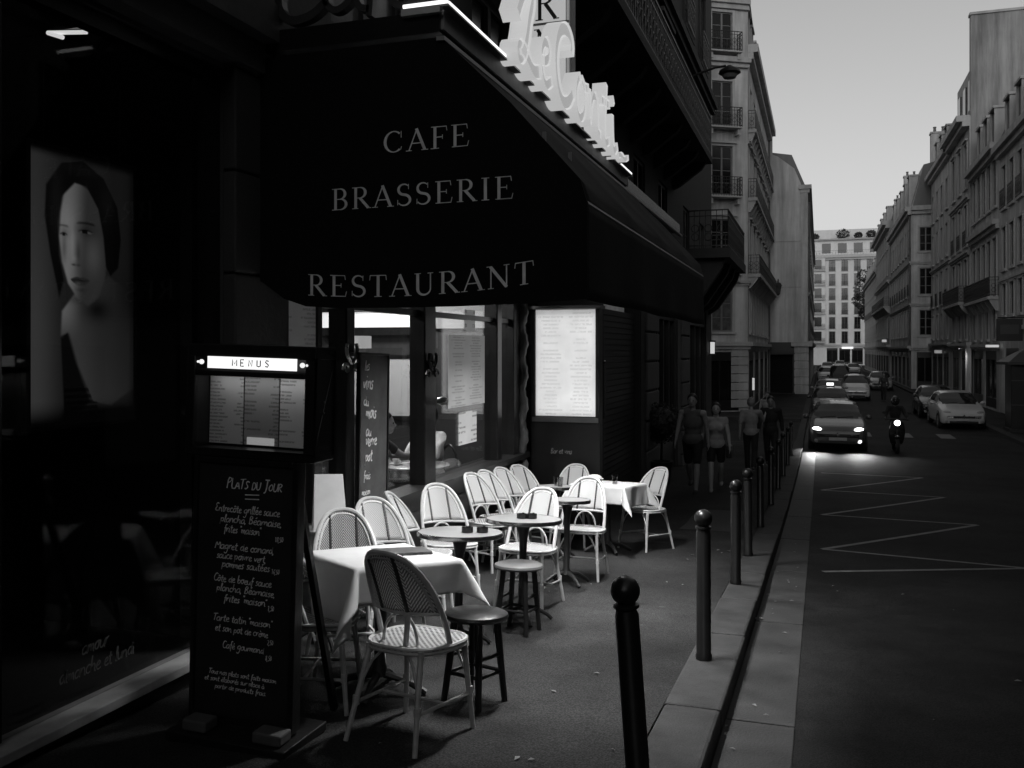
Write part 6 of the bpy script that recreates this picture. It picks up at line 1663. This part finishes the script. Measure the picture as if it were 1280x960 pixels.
# their table, chairs and things on it
it = thing('cafe_table', 'round table inside the cafe with cups and a white plate on it', 'table', (-4.0, 8.75, FZ))
b = MB(); b.lathe([(0, .76), (.36, .758), (.37, .75), (.36, .73), (0, .725)], 32); b.build('table_top', mat('inner_table_top', .3, .25, .2, 5), it, smooth=True)
b = MB(); b.lathe([(0, .724), (.05, .72), (.035, .5), (.04, .1), (.2, .03), (.22, 0), (0, 0)], 16); b.build('column', m_cast, it, smooth=True)
for (x, y, lab) in ((-3.92, 8.6, 'white cup nearest the glass on the cafe table'), (-4.15, 8.62, 'white cup farther from the glass on the cafe table')):
    cup = thing('coffee_cup', lab, 'cup', (x, y, FZ+.762), 0, 'cups on the cafe table')
    b = MB(); b.lathe([(.0, .004), (.06, .006), (.07, .014), (.02, .008), (.022, .012), (.036, .06), (.032, .06), (.02, .016), (0, .016)], 16); b.build('bowl', mat('porcelain', .8, .2), cup, smooth=True)
    b = MB(); b.tube([(.034, 0, .05), (.055, 0, .045), (.055, 0, .028), (.03, 0, .022)], .004, 6); b.build('handle', MATS['porcelain'], cup, smooth=True)
for (x, y, rz, lab) in ((-4.58, 8.8, R(-70), 'dark wooden chair under the dark-haired guest'), (-4.05, 9.40, R(150), 'dark wooden chair under the guest in white')):
    t = thing('cafe_chair', lab, 'chair', (x, y, FZ), rz, 'chairs inside the cafe')
    b = MB(); b.bx(-.2, .2, -.2, .2, .38, .42); b.build('seat', m_wood2, t, bevel=.01)
    for sx in (-.17, .17):
        for sy in (-.17, .17): b = MB(); b.bx(sx-.018, sx+.018, sy-.018, sy+.018, 0, .379); b.build('leg', m_wood2, t)
    b = MB(); b.tube([(.19*math.cos(PI*i/14), -.2, .42+.46*math.sin(PI*i/14)) for i in range(15)], .016, 8); b.build('back_hoop', m_wood2, t, smooth=True)

# ================================================================== vehicles
m_tyre = mat('tyre_rubber', .02, .8); m_rimw = mat('wheel_alloy', .4, .35, .1, 9, metal=.8); m_glass_car = mat('car_glass', .012, .05, .1, 3, spec=.8); m_plast = mat('black_plastic', .015, .5)
m_plate = mat('number_plate', .45, .5); m_lampoff = mat('headlamp_glass', .35, .15)
STAT = [  # y, half width, sill z, belt z, top z, half width at top
 (-2.02, .60, .34, .50, .52, .50), (-1.97, .72, .24, .62, .645, .60), (-1.80, .80, .20, .72, .755, .68), (-1.35, .845, .19, .82, .875, .72), (-.95, .855, .19, .90, .965, .70), (-.55, .86, .19, .93, 1.20, .66),
 (-.18, .86, .19, .94, 1.40, .60), (.25, .86, .19, .95, 1.47, .60), (.90, .86, .19, .95, 1.47, .60), (1.40, .85, .19, .96, 1.42, .59), (1.72, .83, .22, .97, 1.28, .62), (1.90, .78, .26, .94, 1.0, .66), (1.98, .70, .32, .62, .64, .58)]
def make_car(label, paint, lights=False, kind='hatch', taxi=False, L=1.0, Hs=1.0, group='cars in the street'):
    t = thing('parked_car' if not lights else 'car', label, 'car', group=group)
    def lerp_stat(y):
        for i in range(len(STAT)-1):
            a, b = STAT[i], STAT[i+1]
            if a[0] <= y <= b[0]:
                f = (y-a[0])/(b[0]-a[0]); f = f*f*(3-2*f)*.4+f*.6
                return [a[k]+(b[k]-a[k])*f for k in range(6)]
        return list(STAT[-1])
    ys = []
    for i in range(len(STAT)-1): ys += [STAT[i][0]+(STAT[i+1][0]-STAT[i][0])*k/3 for k in range(3)]
    ys.append(STAT[-1][0])
    NP = 15; rings = []
    for y in ys:
        _, w_, zs, zb, zt, wt = lerp_stat(y)
        if kind == 'van' and y > -.9: zt = .95+(1.85-.95)*min(1, (y+.9)/.6) if y < 1.8 else 1.7; wt = .72 if y > -.3 else wt
        zt *= Hs
        half = [(0, zs), (w_*.55, zs), (w_*.9, zs+.01), (w_*.985, zs+.08), (w_, zs+.2), (w_*1.005, zs+(zb-zs)*.6), (w_*.99, zb-.05), (w_*.965, zb)]
        top = []
        hgt = zt-zb
        for k in range(1, 8):
            f = k/7
            if hgt > .15:
                if f < .72: q = f/.72; x = w_*.955+(wt*1.02-w_*.955)*q; z = zb+hgt*.86*q
                else: q = (f-.72)/.28; x = wt*1.02*math.cos(q*PI/2)**.7 if q < 1 else 0; z = zb+hgt*(.86+.14*math.sin(q*PI/2))
            else: x = w_*.955*math.cos(f*PI/2)**.55 if f < 1 else 0; z = zb+hgt*math.sin(f*PI/2)
            top.append((x, z))
        rings.append([(x, y*L, z) for x, z in half+top])
    n = len(rings[0]); body = MB(); glass = {'windscreen': MB(), 'side_window': MB(), 'rear_window': MB()}
    for j in range(len(ys)-1):
        ym = (ys[j]+ys[j+1])/2
        for k in range(n-1):
            for s in (1, -1):
                q = [rings[j][k], rings[j][k+1], rings[j+1][k+1], rings[j+1][k]]; q = [(s*x, y, z) for x, y, z in q]
                dst = body
                if -.95 < ym < -.22 and k >= 11: dst = glass['windscreen']
                elif -.50 < ym < 1.40 and 8 <= k <= 10 and not (.42 < ym < .52) and not (kind == 'van' and ym > .2): dst = glass['side_window']
                elif 1.45 < ym < 1.84 and k >= 10: dst = glass['rear_window']
                dst.quad(*q)
    for j in (0, len(ys)-1):
        body.add([(x, y, z) for x, y, z in rings[j]]+[(-x, y, z) for x, y, z in rings[j][::-1]], [tuple(range(2*n))])
    bo = body.build('body', paint, t, smooth=True)
    for k, m_ in glass.items():
        if m_.f: m_.build(k, m_glass_car, t, smooth=True)
    for sx in (-1, 1):
        for wy in (-1.27*L, 1.28*L):
            w1 = MB(); w1.lathe([(.19, -.09), (.285, -.10), (.31, -.07), (.315, 0), (.31, .07), (.285, .10), (.19, .09)], 24, (sx*.77, wy, .315), ax='x', cap=False); wh = w1.build('wheel', m_tyre, t, smooth=True)
            w1 = MB(); w1.lathe([(0, sx*.085), (.06, sx*.09), (.08, sx*.075), (.17, sx*.085), (.195, sx*.095), (.195, -sx*.05), (0, -sx*.05)], 20, (sx*.77, wy, .315), ax='x'); w1.build('rim', m_rimw, wh, smooth=True)
            a1 = MB(); a1.lathe([(.335, 0), (.375, 0), (.375, .02), (.335, .02), (.335, 0)], 24, (sx*.848-.01, wy, .335), ax='x', cap=False); a1.build('wheel_arch', m_plast, t)
        # mirrors
        b = MB(); b.ell((sx*.95, -.50*L, .99), (.10, .06, .075), 10, 8); b.tube([(sx*.83, -.5*L, .95), (sx*.92, -.5*L, .97)], .025, 6); b.build('mirror', paint, t, smooth=True)
        # headlamps
        m_l = MB(); rot_ = Matrix.Rotation(R(sx*24), 3, 'Z'); m_l.ell((sx*.62, -1.87*L, .655), (.165, .075, .085), 14, 10, rot=rot_)
        m_l.build('headlight', emit_mat('headlight_on', 8.0) if lights else m_lampoff, t, smooth=True)
        f_ = MB(); f_.ell((sx*.62, -1.98*L, .33), (.07, .03, .065), 12, 8); f_.build('fog_light', emit_mat('fog_light_on', 1.6) if (lights and sx > 0) else m_lampoff, t, smooth=True)
        tl = MB(); tl.ell((sx*.70, 1.86*L, .85), (.08, .06, .14), 10, 8); tl.build('tail_light', mat('tail_light_glass', .08, .2), t, smooth=True)
        if lights:
            l = bpy.data.lights.new('headlight_beam', 'SPOT'); l.energy = 300; l.spot_size = R(60); l.spot_blend = .9; l.shadow_soft_size = .07
            lo = bpy.data.objects.new('headlight_beam', l); C.objects.link(lo); lo.parent = t; lo.location = (sx*.62, -2.0*L, .655); lo.rotation_euler = (R(90-31), 0, R(180))
    b = MB(); b.bx(-.40, .40, -2.025*L, -1.9*L, .44, .53); b.build('grille', m_plast, t, bevel=.02)
    b = MB(); b.bx(-.52, .52, -2.045*L, -1.9*L, .24, .33); b.build('lower_intake', m_plast, t, bevel=.02)
    b = MB(); b.bx(-.26, .26, -2.06*L, -2.0*L, .345, .435); b.build('number_plate', m_plate, t)
    b = MB(); b.extr([(0, -2.05*L, .60), (.045, -2.05*L, .53), (0, -2.05*L, .46), (-.045, -2.05*L, .53)], (0, .05, 0)); b.build('badge', MATS['steel'], t)
    b = MB()
    for sx in (-.25, .28): b.tube([(sx-.28, -.93*L, .985), (sx+.2, -.86*L, 1.03)], .008, 5)
    b.build('wipers', m_plast, t)
    if taxi:
        b = MB(); b.bx(-.2, .2, .15, .3, 1.46, 1.49); b.build('sign_base', m_plast, t)
        b = MB(); b.bx(-.16, .16, .17, .28, 1.491, 1.63); b.build('roof_sign', emit_mat('taxi_sign', 1.4), t, bevel=.02)
    return t
def paintm(name, v): return mat(name, v, .25, .05, 3, spec=.5, coat=.6)
def park(o, x, y, rz=0):
    o.location = (x, y, g(y)+ROAD+.003)
    sl2 = (g(y+1.3)-g(y-1.3))/2.6
    o.rotation_euler = (math.atan(sl2)*math.cos(rz), 0, rz)
    return o
P_gr, P_dk, P_wh, P_si = paintm('grey_metallic', .09), paintm('dark_paint', .02), paintm('white_paint', .55), paintm('silver_paint', .3)
park(make_car('small dark hatchback with blazing headlights coming up the left lane', P_gr, True), .52, 31.9)
park(make_car('dark taxi with a lit roof sign right behind the headlit car', P_dk, taxi=True), .45, 45.5)
park(make_car('pale car beyond the taxi at the left kerb', P_si), .5, 57)
park(make_car('white car farther down in the middle of the road', P_wh, Hs=1.1), 2.15, 63.5)
park(make_car('pale car alone far down the right side of the road', P_si), 4.6, 80)
wh_ = park(make_car('white hatchback parked at the right kerb', P_wh), 5.35, 42.3, R(2))
park(make_car('dark car parked behind the white hatchback at the right kerb', P_dk), 5.25, 48.4)
park(make_car('dark delivery van far down the left lane', P_dk, kind='van', group='cars in the street'), 1.6, 84)
for i, (x, y, m_, lab) in enumerate([(.6, 100, P_wh, 'white car among the distant traffic on the left'), (2.4, 118, P_si, 'silver car in the middle of the distant traffic'), (4.2, 130, P_wh, 'white car among the distant traffic on the right'), (1.0, 142, P_dk, 'dark car among the distant traffic'), (3.2, 165, P_si, 'silver car nearest the far block')]):
    park(make_car(lab, m_), x, y)

# --- scooter and rider
sc_ = thing('motor_scooter', 'dark motor scooter with its bright headlight on, riding up the road', 'scooter')
for wy in (-.62, .62):
    b = MB(); b.lathe([(.13, -.05), (.21, -.055), (.235, -.02), (.235, .02), (.21, .055), (.13, .05)], 24, (0, wy, .235), ax='x', cap=False); wv = b.build('wheel', m_tyre, sc_, smooth=True)
    b = MB(); b.lathe([(0, -.05), (.05, -.05), (.06, -.03), (.135, -.03), (.135, .03), (.06, .03), (.05, .05), (0, .05)], 18, (0, wy, .235), ax='x'); b.build('rim', m_rimw, wv, smooth=True)
b = MB(); b.grid(lambda u, v: ((2*u-1)*(.17+.06*math.sin(PI*v)), -.40-.16*v-.07*math.cos((2*u-1)*1.3), .30+.66*v), 10, 10); o = b.build('leg_shield', P_dk, sc_, smooth=True); sd3 = o.modifiers.new('thickness', 'SOLIDIFY'); sd3.thickness = .03
b = MB(); b.ell((0, -.62, .50), (.09, .2, .07), 12, 8); b.build('front_mudguard', P_dk, sc_, smooth=True)
b = MB(); b.tube([(0, -.62, .3), (0, -.50, .95), (0, -.46, 1.02)], .03, 8); b.build('steering_column', m_plast, sc_, smooth=True)
b = MB(); b.tube([(-.33, -.40, 1.0), (-.15, -.46, 1.03), (.15, -.46, 1.03), (.33, -.40, 1.0)], .018, 8); b.build('handlebar', m_plast, sc_, smooth=True)
b = MB(); b.ell((0, -.60, .92), (.11, .08, .10), 14, 10); b.build('headlight_shell', P_dk, sc_, smooth=True)
b = MB(); b.ell((0, -.665, .92), (.085, .03, .08), 14, 10); b.build('headlight', emit_mat('scooter_headlight', 9.0), sc_, smooth=True)
b = MB(); b.bx(-.16, .16, -.42, .12, .26, .32); b.build('footboard', m_plast, sc_, bevel=.02)
b = MB(); b.ell((0, .42, .50), (.18, .42, .22), 16, 10); b.build('engine_cover', P_dk, sc_, smooth=True)
b = MB(); b.ell((0, .36, .74), (.15, .42, .07), 16, 8); b.build('saddle', m_plast, sc_, smooth=True)
for sx in (-1, 1):
    b = MB(); b.tube([(sx*.28, -.41, 1.02), (sx*.34, -.44, 1.2)], .007, 5); b.ell((sx*.35, -.44, 1.22), (.06, .015, .045), 10, 6); b.build('mirror', m_plast, sc_, smooth=True)
l = bpy.data.lights.new('scooter_beam', 'SPOT'); l.energy = 12; l.spot_size = R(50); l.spot_blend = .8; l.shadow_soft_size = .06
lo = bpy.data.objects.new('scooter_beam', l); C.objects.link(lo); lo.parent = sc_; lo.location = (0, -.75, .92); lo.rotation_euler = (R(90-26), 0, R(180))
park(sc_, 2.2, 30.5)
rider = person('rider in a dark jacket and helmet sitting on the scooter', (2.2, 30.75, g(30.5)+ROAD+.0), R(180), 1.74, (78, 78), (70, 70), 6, ((42, 16, 34), (42, 16, 34)), skin=.1, top=(.011, 1.0, 1), bottom=(.012, 1.0), hair=(.01, 'short'), on_z=.86)
b = MB(); b.ell((0, -.0, .0), (.135, .155, .15), 18, 12); hl = b.build('helmet', P_dk, rider, smooth=True, loc=(0, .09, 1.56))
b = MB(); b.grid(lambda u, v: (.125*math.sin((u-.5)*2.2), .15*math.cos((u-.5)*2.2), -.06+.11*v), 10, 4); b.build('visor', m_glass_car, hl, smooth=True)
